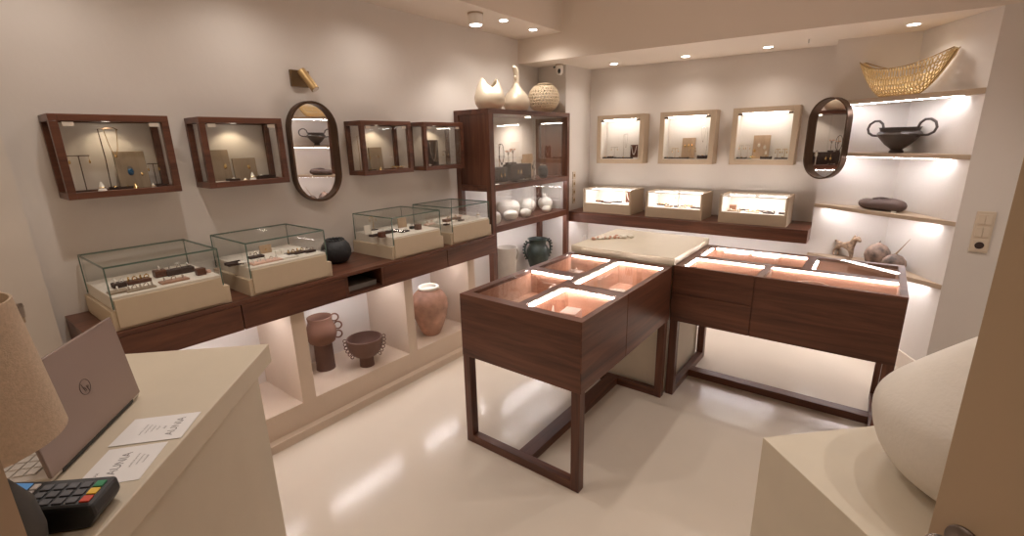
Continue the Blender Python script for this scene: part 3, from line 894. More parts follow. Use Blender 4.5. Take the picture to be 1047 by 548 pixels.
def openwork(surf, nu, nv, wrapu, inset, th, jit=0.28):
    """net of holes over a surface: jittered honeycomb cells, each cell inset and its middle removed"""
    bm = bmesh.new()
    vs_ = {}
    def V(i, j):
        if wrapu:
            i = i % (nu*2)
        if (i, j) not in vs_:
            du = (random.random()-0.5)*jit
            dv_ = (random.random()-0.5)*jit if 0 < j < nv*3 else 0
            vs_[(i, j)] = bm.verts.new(surf((i+du)/(nu*2), min(1, max(0, (j+dv_)/(nv*3)))))
        return vs_[(i, j)]
    for r in range(nv):
        for c in range(nu):
            o = 2*c+(r % 2)
            j = 3*r
            pts = [(o, j), (o+1, j+1), (o+1, j+3), (o, j+4), (o-1, j+3), (o-1, j+1)]
            if j+4 > nv*3 or (not wrapu and (o-1 < 0 or o+1 > nu*2)):
                continue
            try:
                bm.faces.new([V(*p) for p in pts])
            except ValueError:
                pass
    bm.normal_update()
    r_ = bmesh.ops.inset_individual(bm, faces=list(bm.faces), thickness=inset, use_even_offset=True)
    inner = [fc for fc in bm.faces if len(fc.verts) == 6]
    bmesh.ops.delete(bm, geom=inner, context='FACES')
    m = MB()
    m.bm.free()
    m.bm = bm
    return m
t = thing('openwork_ball', 'sand coloured openwork ball vase on top of the tall unit', 'vase', (-2.80, 4.185, UT))
def s_ball(u, v):
    a = 2*PI*u
    th = -1.15+2.2*v
    r = 0.158*math.cos(th)
    return Vector((r*math.cos(a), r*math.sin(a), 0.144+0.158*math.sin(th)*0.95))
o = openwork(s_ball, 30, 11, True, 0.0085, 0.006, 0.35).build('openwork_shell', OPENW, t, True)
sm = o.modifiers.new('solid', 'SOLIDIFY')
sm.thickness = 0.007
MB().lathe([(0.03, 0.0), (0.07, 0.0), (0.078, 0.012), (0.03, 0.012)], seg=36).build('foot', OPENW, t, True)
MB().lathe([(0.052, 0.275), (0.082, 0.268), (0.084, 0.276), (0.056, 0.285)], seg=36).build('rim', OPENW, t, True)

# upper compartment
fzu = 1.3335
ru = (490, 110, 6.09)
def up(a, b, x):
    p = at(ru[0]+a/ru[2], ru[1]+b/ru[2], x=x)
    return p
yy = up(125, 340, -2.93).y
t = thing('cord_necklace_stand', 'stand with a black cord necklace in the top of the tall unit', 'jewelry stand', (-2.93, yy, fzu))
MB().box(-0.04, 0.04, -0.05, 0.05, 0, 0.008).build('base', DTRAY, t)
MB().cyl((0, 0, 0), (0, 0, 0.34), 0.003, seg=8).cyl((0, 0, 0.34), (0.03, 0, 0.345), 0.003, seg=8).build('stand', BRASS, t, True)
MB().tube([(0.03, 0.036*math.sin(2*PI*k/24), 0.255+0.09*math.cos(2*PI*k/24)) for k in range(24)], 0.0032, 8, closed=True).build('necklace', CORDM, t, True)
MB().ball((0.031, 0, 0.158), (0.006, 0.012, 0.012), 10, 8).build('pendant', CORDM, t, True)
riser = (('long_riser', 100, 180, 0.135, 'long dark riser at the left in the top of the tall unit'), ('long_riser', 205, 330, 0.15, 'long dark riser in the middle of the top of the tall unit'))
RZ = []
RISERM = wood('dark_riser_wood', 'y', (0.018, 0.008, 0.006), (0.05, 0.022, 0.015), 0.5)
for nm, a0, a1, h, lb in riser:
    ya, yb = up(a0, 400, -2.78).y, up(a1, 400, -2.78).y
    ya = max(ya, UY0+0.06)
    t = thing('display_riser', lb, 'display riser', (-2.84, (ya+yb)/2, fzu), 0, 'dark risers in the tall unit')
    MB().box(-0.05, 0.05, -(yb-ya)/2, (yb-ya)/2, 0, h).build('block', RISERM, t, bevel=0.003)
    RZ.append((ya, yb, h))
for k, (ya, yb, h) in enumerate(RZ):
    yc = (ya+yb)/2 + (0.0 if k else 0.06)
    for s in (-1, 1):
        m = MB()
        m.tube([(0.002, 0, 0.0), (0.008, 0, -0.012), (0.006, 0, -0.03)], 0.002, 6).ball((0.006, 0, -0.045), (0.005, 0.009, 0.02), 10, 8)
        tag(m.build('drop_earring', GOLD, None, True, loc=(-2.787, yc+s*0.025-0.04, fzu+h*0.78)), 'gold drop earring on the %s dark riser in the tall unit, %s of the pair' % (('left', 'middle')[k], ('left', 'right')[(s+1)//2]), 'earring', 'gold drop earrings in the tall unit')
ya, yb, h = RZ[1]
for k, (dy, hh, lb) in enumerate(((-0.035, 0.12, 'left coral tree ornament on the middle riser of the tall unit'), (0.035, 0.135, 'right coral tree ornament on the middle riser of the tall unit'))):
    t = thing('coral_tree', lb, 'ornament', (-2.84, ya+0.06+dy, fzu+h), 0, 'coral trees in the tall unit')
    MB().box(-0.02, 0.02, -0.028, 0.028, 0, 0.02).build('base', DTRAY, t)
    m = MB().cyl((0, 0, 0.02), (0, 0, hh), 0.0025, seg=8)
    for j in range(5):
        a = 2*PI*j/5
        m.cyl((0, 0, hh*0.75), (0.022*math.cos(a), 0.022*math.sin(a), hh+0.005), 0.0018, seg=6)
    m.build('branch', DBRZ, t, True)
    m = MB()
    for j in range(5):
        a = 2*PI*j/5
        m.ball((0.022*math.cos(a), 0.022*math.sin(a), hh+0.006), 0.0085, 10, 8)
    m.build('beads', CORAL, t, True)
yb_ = up(315, 340, -2.93).y
board((-2.94, yb_, fzu), 0.17, 0.235, 0.014, TANW, 'tall tan board standing in the top of the tall unit', deco=((0, 0.12, 0.008, GOLD),))
board((-2.905, yb_-0.125, fzu), 0.07, 0.19, 0.012, TANW, 'narrow tan board beside the taller one in the tall unit')
p = up(342, 435, -2.70)
t = thing('candle_glass', 'slim silver figure stand in the top of the tall unit', 'ornament', (-2.72, up(342, 430, -2.72).y, fzu))
MB().lathe([(0.025, 0), (0.025, 0.006), (0.008, 0.012), (0.006, 0.09), (0.018, 0.10), (0.022, 0.13), (0.012, 0.165), (0.004, 0.18)], seg=20).build('figure', SILVER, t, True)
MB().lathe([(0.026, 0), (0.026, 0.004), (0.001, 0.004)], seg=20).build('base', DTRAY, t, True)
t = thing('faceted_jar', 'dark faceted jar at the right in the top of the tall unit', 'jar', (-2.73, up(398, 430, -2.73).y, fzu))
MB().lathe([(0.03, 0), (0.046, 0.02), (0.052, 0.06), (0.046, 0.10), (0.03, 0.12), (0.026, 0.118), (0.04, 0.06), (0.02, 0.015)], seg=10).build('body', BLACKP, t)
MB().lathe([(0.03, 0.118), (0.034, 0.122), (0.034, 0.13), (0.01, 0.142)], seg=20).build('lid', SILVER, t, True)
slab_tray((-2.70, up(265, 450, -2.70).y, fzu), 0.07, 0.24, 0.008, DTRAY, 'long dark tray at the front of the top of the tall unit', pieces=((0, 0.03, 0.008), (0.01, 0.07, 0.009), (0, 0.10, 0.008)), pmat=SILVER)

# white ceramics on the lower shelf
fl = 0.9735
def pot(name, label, loc, prof, mat, seg=44, group=None, cat='vase'):
    o = MB().lathe(prof, seg=seg).build(name, mat, None, True, loc=loc)
    return tag(o, label, cat, group)
def round_pot(R, hh, mouth, sq=2.4):
    pr = []
    for k in range(15):
        a = -PI/2+0.25+(PI-0.25)*k/14
        z = hh/2+hh/2*math.copysign(abs(math.sin(a))**(2/sq), math.sin(a))
        r = R*abs(math.cos(a))**(2/sq)
        if a > 0 and r < mouth:
            break
        pr.append((max(r, 0.003), z))
    zt = pr[-1][1]
    pr += [(mouth, zt+0.002), (mouth*0.85, zt-0.004), (mouth*0.8, zt-0.03), (0.01, zt-0.05)]
    return pr
gw = 'white ceramics on the lower shelf of the tall unit'
pot('white_vase', 'largest white ceramic vase, a rounded barrel at the left of the lower shelf', (-2.885, 3.668, fl), round_pot(0.116, 0.165, 0.06, 3.0), CERAM, group=gw)
pot('white_vase', 'white ceramic ball in front of the barrel shaped vase', (-2.735, 3.515, fl), round_pot(0.07, 0.098, 0.012, 2.2), CERAM, group=gw)
pot('white_vase', 'second large round white vase in the middle of the lower shelf', (-2.86, 3.945, fl), round_pot(0.095, 0.155, 0.04, 2.2), CERAM, group=gw)
pot('white_vase', 'small white ceramic ball in front of the middle round vase', (-2.722, 3.735, fl), round_pot(0.057, 0.085, 0.012, 2.2), CERAM, group=gw)
pot('white_vase', 'small white ceramic ball in front of the pomegranate', (-2.715, 4.10, fl), round_pot(0.05, 0.07, 0.01, 2.2), CERAM, group=gw)
pot('white_vase', 'white ceramic ball half hidden behind the left post of the tall unit', (-2.722, 3.262, fl), round_pot(0.055, 0.115, 0.02, 2.4), CERAM, group=gw)
t = thing('pomegranate', 'white ceramic pomegranate with a crown on the lower shelf', 'ornament', (-2.85, 4.275, fl), 0, gw)
MB().lathe([(0.03, 0), (0.062, 0.018), (0.08, 0.06), (0.076, 0.095), (0.055, 0.122), (0.026, 0.134), (0.022, 0.14)], seg=40).build('body', CERAM, t, True)
m = MB().cyl((0, 0, 0.13), (0, 0, 0.155), 0.017, 0.022)
for j in range(6):
    a = 2*PI*j/6
    m.cyl((0.018*math.cos(a), 0.018*math.sin(a), 0.15), (0.026*math.cos(a), 0.026*math.sin(a), 0.18), 0.009, 0.002, 8)
m.build('crown', CERAM, t, True)
# ledge below: jug and amphora
t = thing('grey_jug', 'tall grey glazed jug standing under the tall unit', 'jug', (-2.83, 3.556, LZ))
MB().lathe([(0.07, 0), (0.09, 0.02), (0.098, 0.15), (0.092, 0.35), (0.094, 0.47), (0.102, 0.488), (0.096, 0.49), (0.086, 0.46), (0.085, 0.3), (0.05, 0.03)], seg=44).build('body', GREYC, t, True)
MB().tube([(0.02, 0.09, 0.45), (0.03, 0.135, 0.45), (0.03, 0.145, 0.40), (0.025, 0.125, 0.34), (0.02, 0.085, 0.31)], 0.009, 10).build('handle', GREYC, t, True)
t = thing('green_amphora', 'dark green glazed amphora with knobbly handles under the tall unit', 'vase', (-2.83, 4.10, LZ))
MB().lathe([(0.05, 0), (0.06, 0.02), (0.075, 0.12), (0.105, 0.22), (0.125, 0.30), (0.122, 0.36), (0.10, 0.40), (0.088, 0.425), (0.098, 0.47), (0.112, 0.48), (0.1, 0.482), (0.08, 0.43), (0.1, 0.33), (0.04, 0.05)], seg=44).build('body', GREENC, t, True)
for s in (-1, 1):
    dv = Vector((0.45*s, 0.89*s))
    pts = [(dv.x*r, dv.y*r, z) for r, z in ((0.09, 0.445), (0.125, 0.45), (0.15, 0.42), (0.158, 0.37), (0.15, 0.32), (0.12, 0.27))]
    m = MB().tube(pts, 0.011, 10)
    for r, z in ((0.14, 0.462), (0.16, 0.44), (0.172, 0.41), (0.175, 0.375), (0.172, 0.34), (0.16, 0.305), (0.145, 0.275)):
        m.ball((dv.x*r, dv.y*r, z), 0.011, 8, 6)
    m.build('handle', GREENC, t, True)

# ------------------------------------------------------------------ back shelf, lit cases and lit wall boxes
SZ = 0.94
t = thing('wall_shelf', 'dark walnut wall shelf below the lit boxes on the back wall', 'shelf', (-2.685, 4.46, 0.83))
MB().box(0, 2.285, 0, 0.49, 0, 0.11).build('board', WX, t, bevel=0.002)
MB().box(0.05, 2.2, 0.10, 0.112, -0.006, 0).build('led_strip', LED, t)
def lit_case(x0, label, gi):
    t = thing('lit_case', label, 'display case', (x0, 4.525, SZ), 0, 'lit beige cases on the back shelf')
    W_, D_, H_ = 0.55, 0.325, 0.25
    zf = 0.098
    MB().box(0, W_, 0, D_, 0, zf).box(0, 0.02, 0, D_, zf, H_).box(W_-0.02, W_, 0, D_, zf, H_).box(0.02, W_-0.02, D_-0.015, D_, zf, H_).build('casing', BEIGE2, t, bevel=0.0015)
    MB().box(0.02, W_-0.02, 0.0, 0.012, H_-0.012, H_).box(0.02, 0.024, 0.012, D_-0.015, zf, H_-0.01).box(W_-0.024, W_-0.02, 0.012, D_-0.015, zf, H_-0.01).box(0.024, W_-0.024, D_-0.018, D_-0.015, zf, H_-0.01).box(0.024, W_-0.024, 0.006, D_-0.018, zf, zf+0.003).build('lining', WHITE, t)
    MB().box(0.02, W_-0.02, 0.004, 0.008, zf, H_-0.012).box(0.02, W_-0.02, 0.012, D_-0.015, H_-0.006, H_-0.002).build('glass_pane', GLASS, t)
    for (xa, xb) in ((0.06, W_/2-0.01), (W_/2+0.03, W_-0.04)):
        MB().box(xa, xb, 0.10, 0.135, H_-0.022, H_-0.010).build('led_strip', LEDV, t)
    return t
LX = (-2.52, -1.815, -1.12)
for k, (x0, lb) in enumerate(zip(LX, ('lit beige display case at the left end of the back shelf', 'lit beige display case in the middle of the back shelf', 'lit beige display case at the right end of the back shelf'))):
    lit_case(x0, lb, k)
cz = SZ+0.1015
gl = 'trays in the lit cases on the back shelf'
nm = ('left', 'middle', 'right')
RX = -PI/2
def case_tray(k, dx, dy, lx, ly, mat, label, pm_=SILVER, n=2):
    slab_tray((LX[k]+dx, 4.525+dy, cz), lx, ly, 0.01, mat, label, PI/2*0, gl, [(lx*(0.3-0.6*i/max(1, n-1)), 0, 0.008) for i in range(n)], pm_)
case_tray(0, 0.14, 0.13, 0.09, 0.05, DTRAY, 'dark tray with coral pieces in the left lit case', CORAL)
case_tray(0, 0.25, 0.07, 0.11, 0.05, DTRAY, 'dark tray at the front of the left lit case')
case_tray(0, 0.33, 0.16, 0.08, 0.05, DTRAY, 'short dark tray behind in the left lit case')
flower_set((LX[0]+0.15, 4.60, cz), 3, 0.02, 'coral sprigs in the left lit case', CORAL, 0.03)
neck_board((LX[0]+0.45, 4.72, cz), 0.09, 0.115, WX, WHITE, 'brown board with a white bead necklace in the left lit case', RX)
slab_tray((LX[0]+0.46, 4.60, cz), 0.10, 0.06, 0.005, WHITE, 'white pad before the necklace board in the left lit case', 0, gl)
case_tray(1, 0.12, 0.16, 0.11, 0.05, DTRAY, 'dark tray with gold pieces in the middle lit case', GOLD, 3)
case_tray(1, 0.21, 0.07, 0.07, 0.05, TANW, 'tan tray at the front of the middle lit case')
case_tray(1, 0.29, 0.10, 0.06, 0.05, DTRAY, 'dark small tray in the middle lit case')
case_tray(1, 0.37, 0.17, 0.11, 0.05, TANW, 'tan tray with gold pieces behind in the middle lit case', GOLD, 3)
case_tray(1, 0.35, 0.055, 0.08, 0.04, CERAM, 'pale tray at the front of the middle lit case')
case_tray(1, 0.47, 0.09, 0.09, 0.06, DTRAY, 'dark tray at the right of the middle lit case')
t_stand((LX[1]+0.26, 4.72, cz), 0.10, 0.06, 'little earring stand in the middle lit case', RX, mat=SILVER)
case_tray(2, 0.12, 0.06, 0.11, 0.05, TANW, 'tan tray at the front left of the right lit case')
jewel_tray((LX[2]+0.09, 4.66, cz), 0.06, 0.03, 0.05, LWX, 0, GOLD, 'pair of pale blocks at the left of the right lit case', gl)
case_tray(2, 0.18, 0.15, 0.08, 0.06, DTRAY, 'dark tray behind in the right lit case')
case_tray(2, 0.27, 0.07, 0.11, 0.05, CERAM, 'pale tray with jewels in the right lit case', GOLD, 3)
case_tray(2, 0.36, 0.15, 0.14, 0.05, DTRAY, 'long dark tray behind in the right lit case')
case_tray(2, 0.40, 0.06, 0.09, 0.05, DTRAY, 'dark tray with silver pieces at the front of the right lit case')
case_tray(2, 0.50, 0.09, 0.05, 0.06, DTRAY, 'dark tray at the right end of the right lit case', SILVER, 1)

BH, BW, BD = 0.50, 0.53, 0.15
BZ = 1.443
def wall_box(x0, label):
    t = thing('wall_box', label, 'display cabinet', (x0, YB-BD, BZ), 0, 'lit beige wall boxes')
    f_ = 0.045
    m = MB()
    m.box(0, f_, 0, BD, 0, BH).box(BW-f_, BW, 0, BD, 0, BH).box(f_, BW-f_, 0, BD, 0, f_).box(f_, BW-f_, 0, BD, BH-f_, BH)
    m.build('casing', BEIGE2, t, bevel=0.0015)
    i0, i1, k0, k1 = f_, BW-f_, f_, BH-f_
    MB().box(i0, i1, BD-0.012, BD-0.006, k0, k1).box(i0, i0+0.004, 0.012, BD-0.012, k0, k1).box(i1-0.004, i1, 0.012, BD-0.012, k0, k1).box(i0+0.004, i1-0.004, 0.012, BD-0.012, k0, k0+0.004).build('lining', WHITE, t)
    g = MB().box(i0+0.002, i1-0.002, 0.004, 0.008, k0+0.002, k1-0.002).build('glass_door', GLASS, t)
    for xx in (i0+0.002, i1-0.042):
        MB().box(xx, xx+0.04, -0.004, 0.004, k1-0.022, k1-0.002).build('hinge', KNOBM, g)
    MB().box(i0+0.02, i1-0.03, 0.016, 0.032, k1-0.012, k1-0.002).build('led_strip', LEDV, t)
    return t
BX = (-2.515, -1.818, -1.14)
for x0, lb in zip(BX, ('lit beige wall box at the left of the back wall', 'lit beige wall box in the middle of the back wall', 'lit beige wall box at the right, beside the shelf niche')):
    wall_box(x0, lb)
bf = BZ+0.0495
by = YB-BD
def wtray(k, dx, w_, label, h=0.012, mat=DTRAY):
    slab_tray((BX[k]+dx, by+0.06, bf), w_, 0.05, h, mat, label, 0, 'dark trays in the lit wall boxes', [(0, 0, 0.006)])
wtray(0, 0.075, 0.04, 'tiny dark tray in the left corner of the left lit wall box')
wtray(0, 0.14, 0.05, 'dark tray left of centre in the left lit wall box', 0.02)
wtray(0, 0.29, 0.20, 'long dark tray in the left lit wall box')
necklace_stand((BX[0]+0.27, by+0.10, bf), 0.25, 0.05, 'tall necklace stand in the left lit wall box', RX, SILVER, SILVER)
neck_board((BX[0]+0.40, by+0.085, bf+0.012), 0.08, 0.13, WX, WHITE, 'brown board with a white necklace in the left lit wall box', RX)
t_stand((BX[0]+0.16, by+0.11, bf), 0.12, 0.08, 'silver earring stand at the left of the left lit wall box', RX, mat=SILVER)
wtray(1, 0.075, 0.05, 'small dark tray in the left corner of the middle lit wall box')
wtray(1, 0.20, 0.17, 'long dark tray in the middle lit wall box')
wtray(1, 0.42, 0.09, 'dark block at the right of the middle lit wall box', 0.03)
board((BX[1]+0.26, by+0.115, bf), 0.13, 0.20, 0.010, TANW, 'tan board with gold earrings in the middle lit wall box', RX, ((-0.035, 0.12, 0.010, GOLD), (0.0, 0.12, 0.010, GOLD), (0.035, 0.125, 0.010, GOLD)))
t_stand((BX[1]+0.15, by+0.06, bf), 0.10, 0.07, 'gold earring stand at the left of the middle lit wall box', RX, mat=GOLD)
t_stand((BX[1]+0.32, by+0.06, bf), 0.10, 0.07, 'gold earring stand before the board in the middle lit wall box', RX, mat=GOLD)
necklace_stand((BX[1]+0.44, by+0.10, bf), 0.29, -0.06, 'tall necklace stand at the right of the middle lit wall box', RX, SILVER, SILVER)
wtray(2, 0.095, 0.08, 'dark tray in the left corner of the right lit wall box')
wtray(2, 0.30, 0.09, 'dark tray in the middle of the right lit wall box', 0.02)
wtray(2, 0.43, 0.11, 'dark tray in the right corner of the right lit wall box')
board((BX[2]+0.24, by+0.115, bf), 0.14, 0.21, 0.010, TANW, 'tan board with pale jewels in the right lit wall box', RX, ((-0.02, 0.12, 0.012, CERAM), (0.03, 0.10, 0.012, CERAM), (-0.05, 0.07, 0.010, GOLD), (0.045, 0.05, 0.010, CERAM)))
for dx, lb in ((0.08, 'leftmost silver earring stand in the right lit wall box'), (0.135, 'second silver earring stand in the right lit wall box')):
    t_stand((BX[2]+dx, by+0.09, bf), 0.12, 0.04, lb, RX, mat=SILVER)
for dx, lb in ((0.385, 'earring stand right of the board in the right lit wall box'), (0.44, 'rightmost earring stand in the right lit wall box')):
    t_stand((BX[2]+dx, by+0.09, bf), 0.085, 0.04, lb, RX, mat=GOLD)
flower_set((BX[2]+0.19, by+0.055, bf), 3, 0.016, 'gold blossoms before the board in the right lit wall box', GOLD, 0.035)

# ------------------------------------------------------------------ the two walnut counters with their stone block
TZ = 0.912
struct_body = thing('stone_block', 'beige microcement block between the two walnut counters', 'counter block', (-1.71, 2.906, 0))
MB().box(0.03, 0.735, 0.004, 0.72, 0, TZ).build('body', STONE, struct_body)
MB().box(0.0, 0.755, 0.0, 0.76, TZ+0.001, 0.961).build('top_slab', STONE, struct_body, bevel=0.003)

def counter(name, label, loc, Lx, Ly, z0, comps, front):
    """box with open compartments (x0,x1,y0,y1) under a glass top"""
    t = thing(name, label, 'display counter', loc)
    hz = TZ
    # top frame built from the grid of compartment borders
    xs = sorted({0, Lx} | {c[0] for c in comps} | {c[1] for c in comps})
    ys = sorted({0, Ly} | {c[2] for c in comps} | {c[3] for c in comps})
    m = MB()
    zc = hz-0.15
    for i in range(len(xs)-1):
        for j in range(len(ys)-1):
            cx, cy = (xs[i]+xs[i+1])/2, (ys[j]+ys[j+1])/2
            inside = any(c[0] < cx < c[1] and c[2] < cy < c[3] for c in comps)
            if not inside:
                m.box(xs[i], xs[i+1], ys[j], ys[j+1], zc, hz-0.001)
    m.box(0, Lx, 0, Ly, z0, zc)
    bmesh.ops.remove_doubles(m.bm, verts=m.bm.verts, dist=0.0001)
    m.build('case', WX if front == 'x' else WY, t)
    m = MB()
    for c in comps:
        m.box(c[0]-0.004, c[1]+0.004, c[2]-0.004, c[3]+0.004, hz-0.001, hz+0.003)
    m.build('glass_top', GLASS, t)
    for c in comps:
        a_, b_, c_, d_ = c[0]+0.0005, c[1]-0.0005, c[2]+0.0005, c[3]-0.0005
        MB().box(a_, b_, c_, d_, zc, zc+0.003).box(a_, a_+0.003, c_, d_, zc+0.003, hz-0.02).box(b_-0.003, b_, c_, d_, zc+0.003, hz-0.02).box(a_+0.003, b_-0.003, c_, c_+0.003, zc+0.003, hz-0.02).box(a_+0.003, b_-0.003, d_-0.003, d_, zc+0.003, hz-0.02).build('glow_lining', LWX, t)  # added pale lining: brightness of LED-lit walnut put into its colour
    return t

def leds(t, strips):
    for (x0, x1, y0, y1) in strips:
        if x1-x0 > y1-y0:
            y0 = y1-0.012
        else:
            x1 = x0+0.012
        MB().box(x0, x1, y0, y1, TZ-0.012, TZ-0.004).build('led_strip', LEDT, t)

# left counter
lx0, ly0 = -1.712, 1.737
LC = [(0.045, 0.355, 0.055, 0.60), (0.045, 0.355, 0.685, 1.10), (0.415, 0.72, 0.045, 0.40), (0.415, 0.72, 0.50, 1.09)]
t = counter('display_counter', 'walnut display counter with lit glass top, nearest the camera', (lx0, ly0, 0), 0.747, 1.15, 0.552, LC, 'x')
MB().box(-0.0, 0.747, -0.006, 0.0, 0.552, TZ).build('front_panel', WX, t, bevel=0.001)
MB().box(0.747, 0.753, -0.006, 0.484, 0.552, TZ).box(0.747, 0.753, 0.488, 1.15, 0.552, TZ).build('drawer_front', WY, t, bevel=0.001)
leds(t, [(0.06, 0.345, 0.578, 0.598), (0.06, 0.345, 1.078, 1.098), (0.417, 0.715, 0.374, 0.398), (0.417, 0.437, 0.05, 0.374), (0.417, 0.715, 1.064, 1.088), (0.417, 0.437, 0.505, 1.064)])
for xx in (0.0, 0.70):
    for yy in (-0.004, 1.10):
        MB().box(xx, xx+0.047, yy, yy+0.05, 0.0, 0.552).build('leg', WZ, t, bevel=0.002)
MB().box(0.047, 0.70, -0.003, 0.046, 0.0, 0.05).build('floor_rail', WX, t, bevel=0.002)
MB().box(0.047, 0.70, 1.101, 1.149, 0.0, 0.05).build('floor_rail', WX, t, bevel=0.002)
MB().box(0.345, 0.43, 0.046, 1.101, 0.0, 0.05).build('spine_rail', WY, t, bevel=0.002)
# right counter
rx0, ry0 = -0.963, 2.925
RC = [(0.06, 0.475, 0.02, 0.275), (0.515, 1.13, 0.02, 0.285), (0.06, 0.665, 0.355, 0.665), (0.715, 1.13, 0.355, 0.69)]
t = counter('display_counter', 'walnut display counter with lit glass top, on the right before the shelves', (rx0, ry0, 0), 1.163, 0.73, 0.54, RC, 'x')
MB().box(0.0, 0.472, -0.006, 0.0, 0.732, TZ).box(0.0, 0.472, -0.006, 0.0, 0.54, 0.727).box(0.477, 1.163, -0.006, 0.0, 0.54, TZ).build('drawer_front', WX, t, bevel=0.001)
leds(t, [(0.06, 0.475, 0.25, 0.273), (0.062, 0.085, 0.03, 0.25), (0.52, 1.125, 0.26, 0.283), (0.062, 0.085, 0.40, 0.63), (0.09, 0.66, 0.648, 0.663), (0.718, 0.735, 0.37, 0.60)])
for xx in (0.0, 1.113):
    for yy in (-0.004, 0.68):
        MB().box(xx, xx+0.05, yy, yy+0.05, 0.0, 0.54).build('leg', WZ, t, bevel=0.002)
    MB().box(xx+0.001, xx+0.049, 0.046, 0.68, 0.0, 0.05).build('floor_rail', WY, t, bevel=0.002)
MB().box(0.049, 1.114, 0.335, 0.41, 0.0, 0.05).build('spine_rail', WX, t, bevel=0.002)

# things in the counters
zc = TZ-0.15+0.0035
gk = 'pieces under the glass of the walnut counters'
def inL(x, y):
    return (lx0+x, ly0+y, zc)
def inR(x, y):
    return (rx0+x, ry0+y, zc)
jewel_tray(inL(0.565, 0.215), 0.085, 0.10, 0.098, PINKP, 0, GOLD, 'pale pink block in the near right compartment of the near counter', gk, 0.15)
ring_cone(inL(0.475, 0.19), 0.115, 0.022, WHITE, 'white cone in the near right compartment of the near counter')
slab_tray(inL(0.665, 0.22), 0.05, 0.09, 0.07, LWX, 'small pale tray in the near right compartment of the near counter', 0.1, gk)
t = thing('acrylic_riser', 'clear acrylic box with a white figure in the back right compartment of the near counter', 'display riser', inL(0.56, 0.80))
MB().box(-0.10, 0.10, -0.10, 0.10, 0, 0.004).box(-0.10, 0.10, 0.096, 0.10, 0.004, 0.12).box(-0.10, -0.096, -0.10, 0.096, 0.004, 0.12).box(0.096, 0.10, -0.10, 0.096, 0.004, 0.12).box(-0.096, 0.096, -0.10, -0.096, 0.004, 0.12).build('acrylic_box', ACRYL, t)
flower_set((inL(0.55, 0.79)[0], inL(0.55, 0.79)[1], zc+0.0045), 5, 0.030, 'white figure inside the acrylic box of the near counter', WHITE, 0.03)
slab_tray(inL(0.54, 0.60), 0.12, 0.08, 0.012, PINKP, 'pale tray before the acrylic box in the near counter', 0, gk, ((0, 0, 0.01), (0.03, 0, 0.008)), SILVER)
jewel_tray(inL(0.24, 0.35), 0.07, 0.30, 0.02, LWX, 3, SILVER, 'long pale wood block in the near left compartment of the near counter', gk)
slab_tray(inL(0.14, 0.16), 0.07, 0.10, 0.01, DTRAY, 'dark tray in the near left compartment of the near counter', 0.2, gk, ((0, 0.02, 0.008), (0, -0.02, 0.008)), SILVER)
jewel_tray(inL(0.27, 0.52), 0.06, 0.06, 0.09, LWX, 1, SILVER, 'pale wood cube with a silver ring in the near left compartment of the near counter', gk)
jewel_tray(inL(0.2, 0.86), 0.10, 0.12, 0.095, LWX, 3, SILVER, 'pale wood block with rings in the back left compartment of the near counter', gk)
def round_tray(loc, r, h, label, mat=LWX):
    t = thing('round_tray', label, 'display tray', loc, 0, gk)
    MB().lathe([(r*0.9, 0), (r, 0.006), (r, h), (r*0.94, h), (r*0.92, 0.01), (0.01, 0.009)], seg=44).build('tray', mat, t, True)
    MB().torus((0.02, 0, 0.016), 0.035, 0.004).ball((0.02, -0.035, 0.018), 0.008, 10, 8).build('bracelet', GOLD, t, True)
    return t
round_tray(inR(0.745, 0.155), 0.085, 0.10, 'round pale wood tray at the front of the right counter')
round_tray(inR(0.92, 0.52), 0.15, 0.05, 'large round reddish tray at the back of the right counter', WX)
jewel_tray(inR(0.595, 0.16), 0.07, 0.11, 0.07, WHITE, 3, GOLD, 'white tray with gold rings left of the round tray in the right counter', gk)
slab_tray(inR(0.30, 0.17), 0.16, 0.08, 0.08, LWX, 'pale tray with gold pieces in the front left compartment of the right counter', 0, gk, ((-0.05, 0, 0.01), (0, 0, 0.01), (0.05, 0, 0.01)))
slab_tray(inR(0.40, 0.50), 0.20, 0.10, 0.012, PINKP, 'pale pink tray in the back left compartment of the right counter', 0, gk, ((-0.05, 0, 0.01), (0.05, 0, 0.01)))
# string of shells on the stone block
t = thing('shell_garland', 'garland of pale shells and coral lying on the stone block', 'garland', (-1.60, 3.22, 0.961))
for k in range(46):
    f_ = k/45
    x = -0.07+0.22*f_+random.uniform(-0.02, 0.02)
    y = -0.06+0.22*f_+random.uniform(-0.035, 0.035)
    r = random.uniform(0.009, 0.016)
    MB().ball((x, y, r*0.82), (r, r*random.uniform(0.7, 1.2), r*0.8), 8, 6).build('shell', CORAL if random.random() < 0.4 else CERAM, t, True)

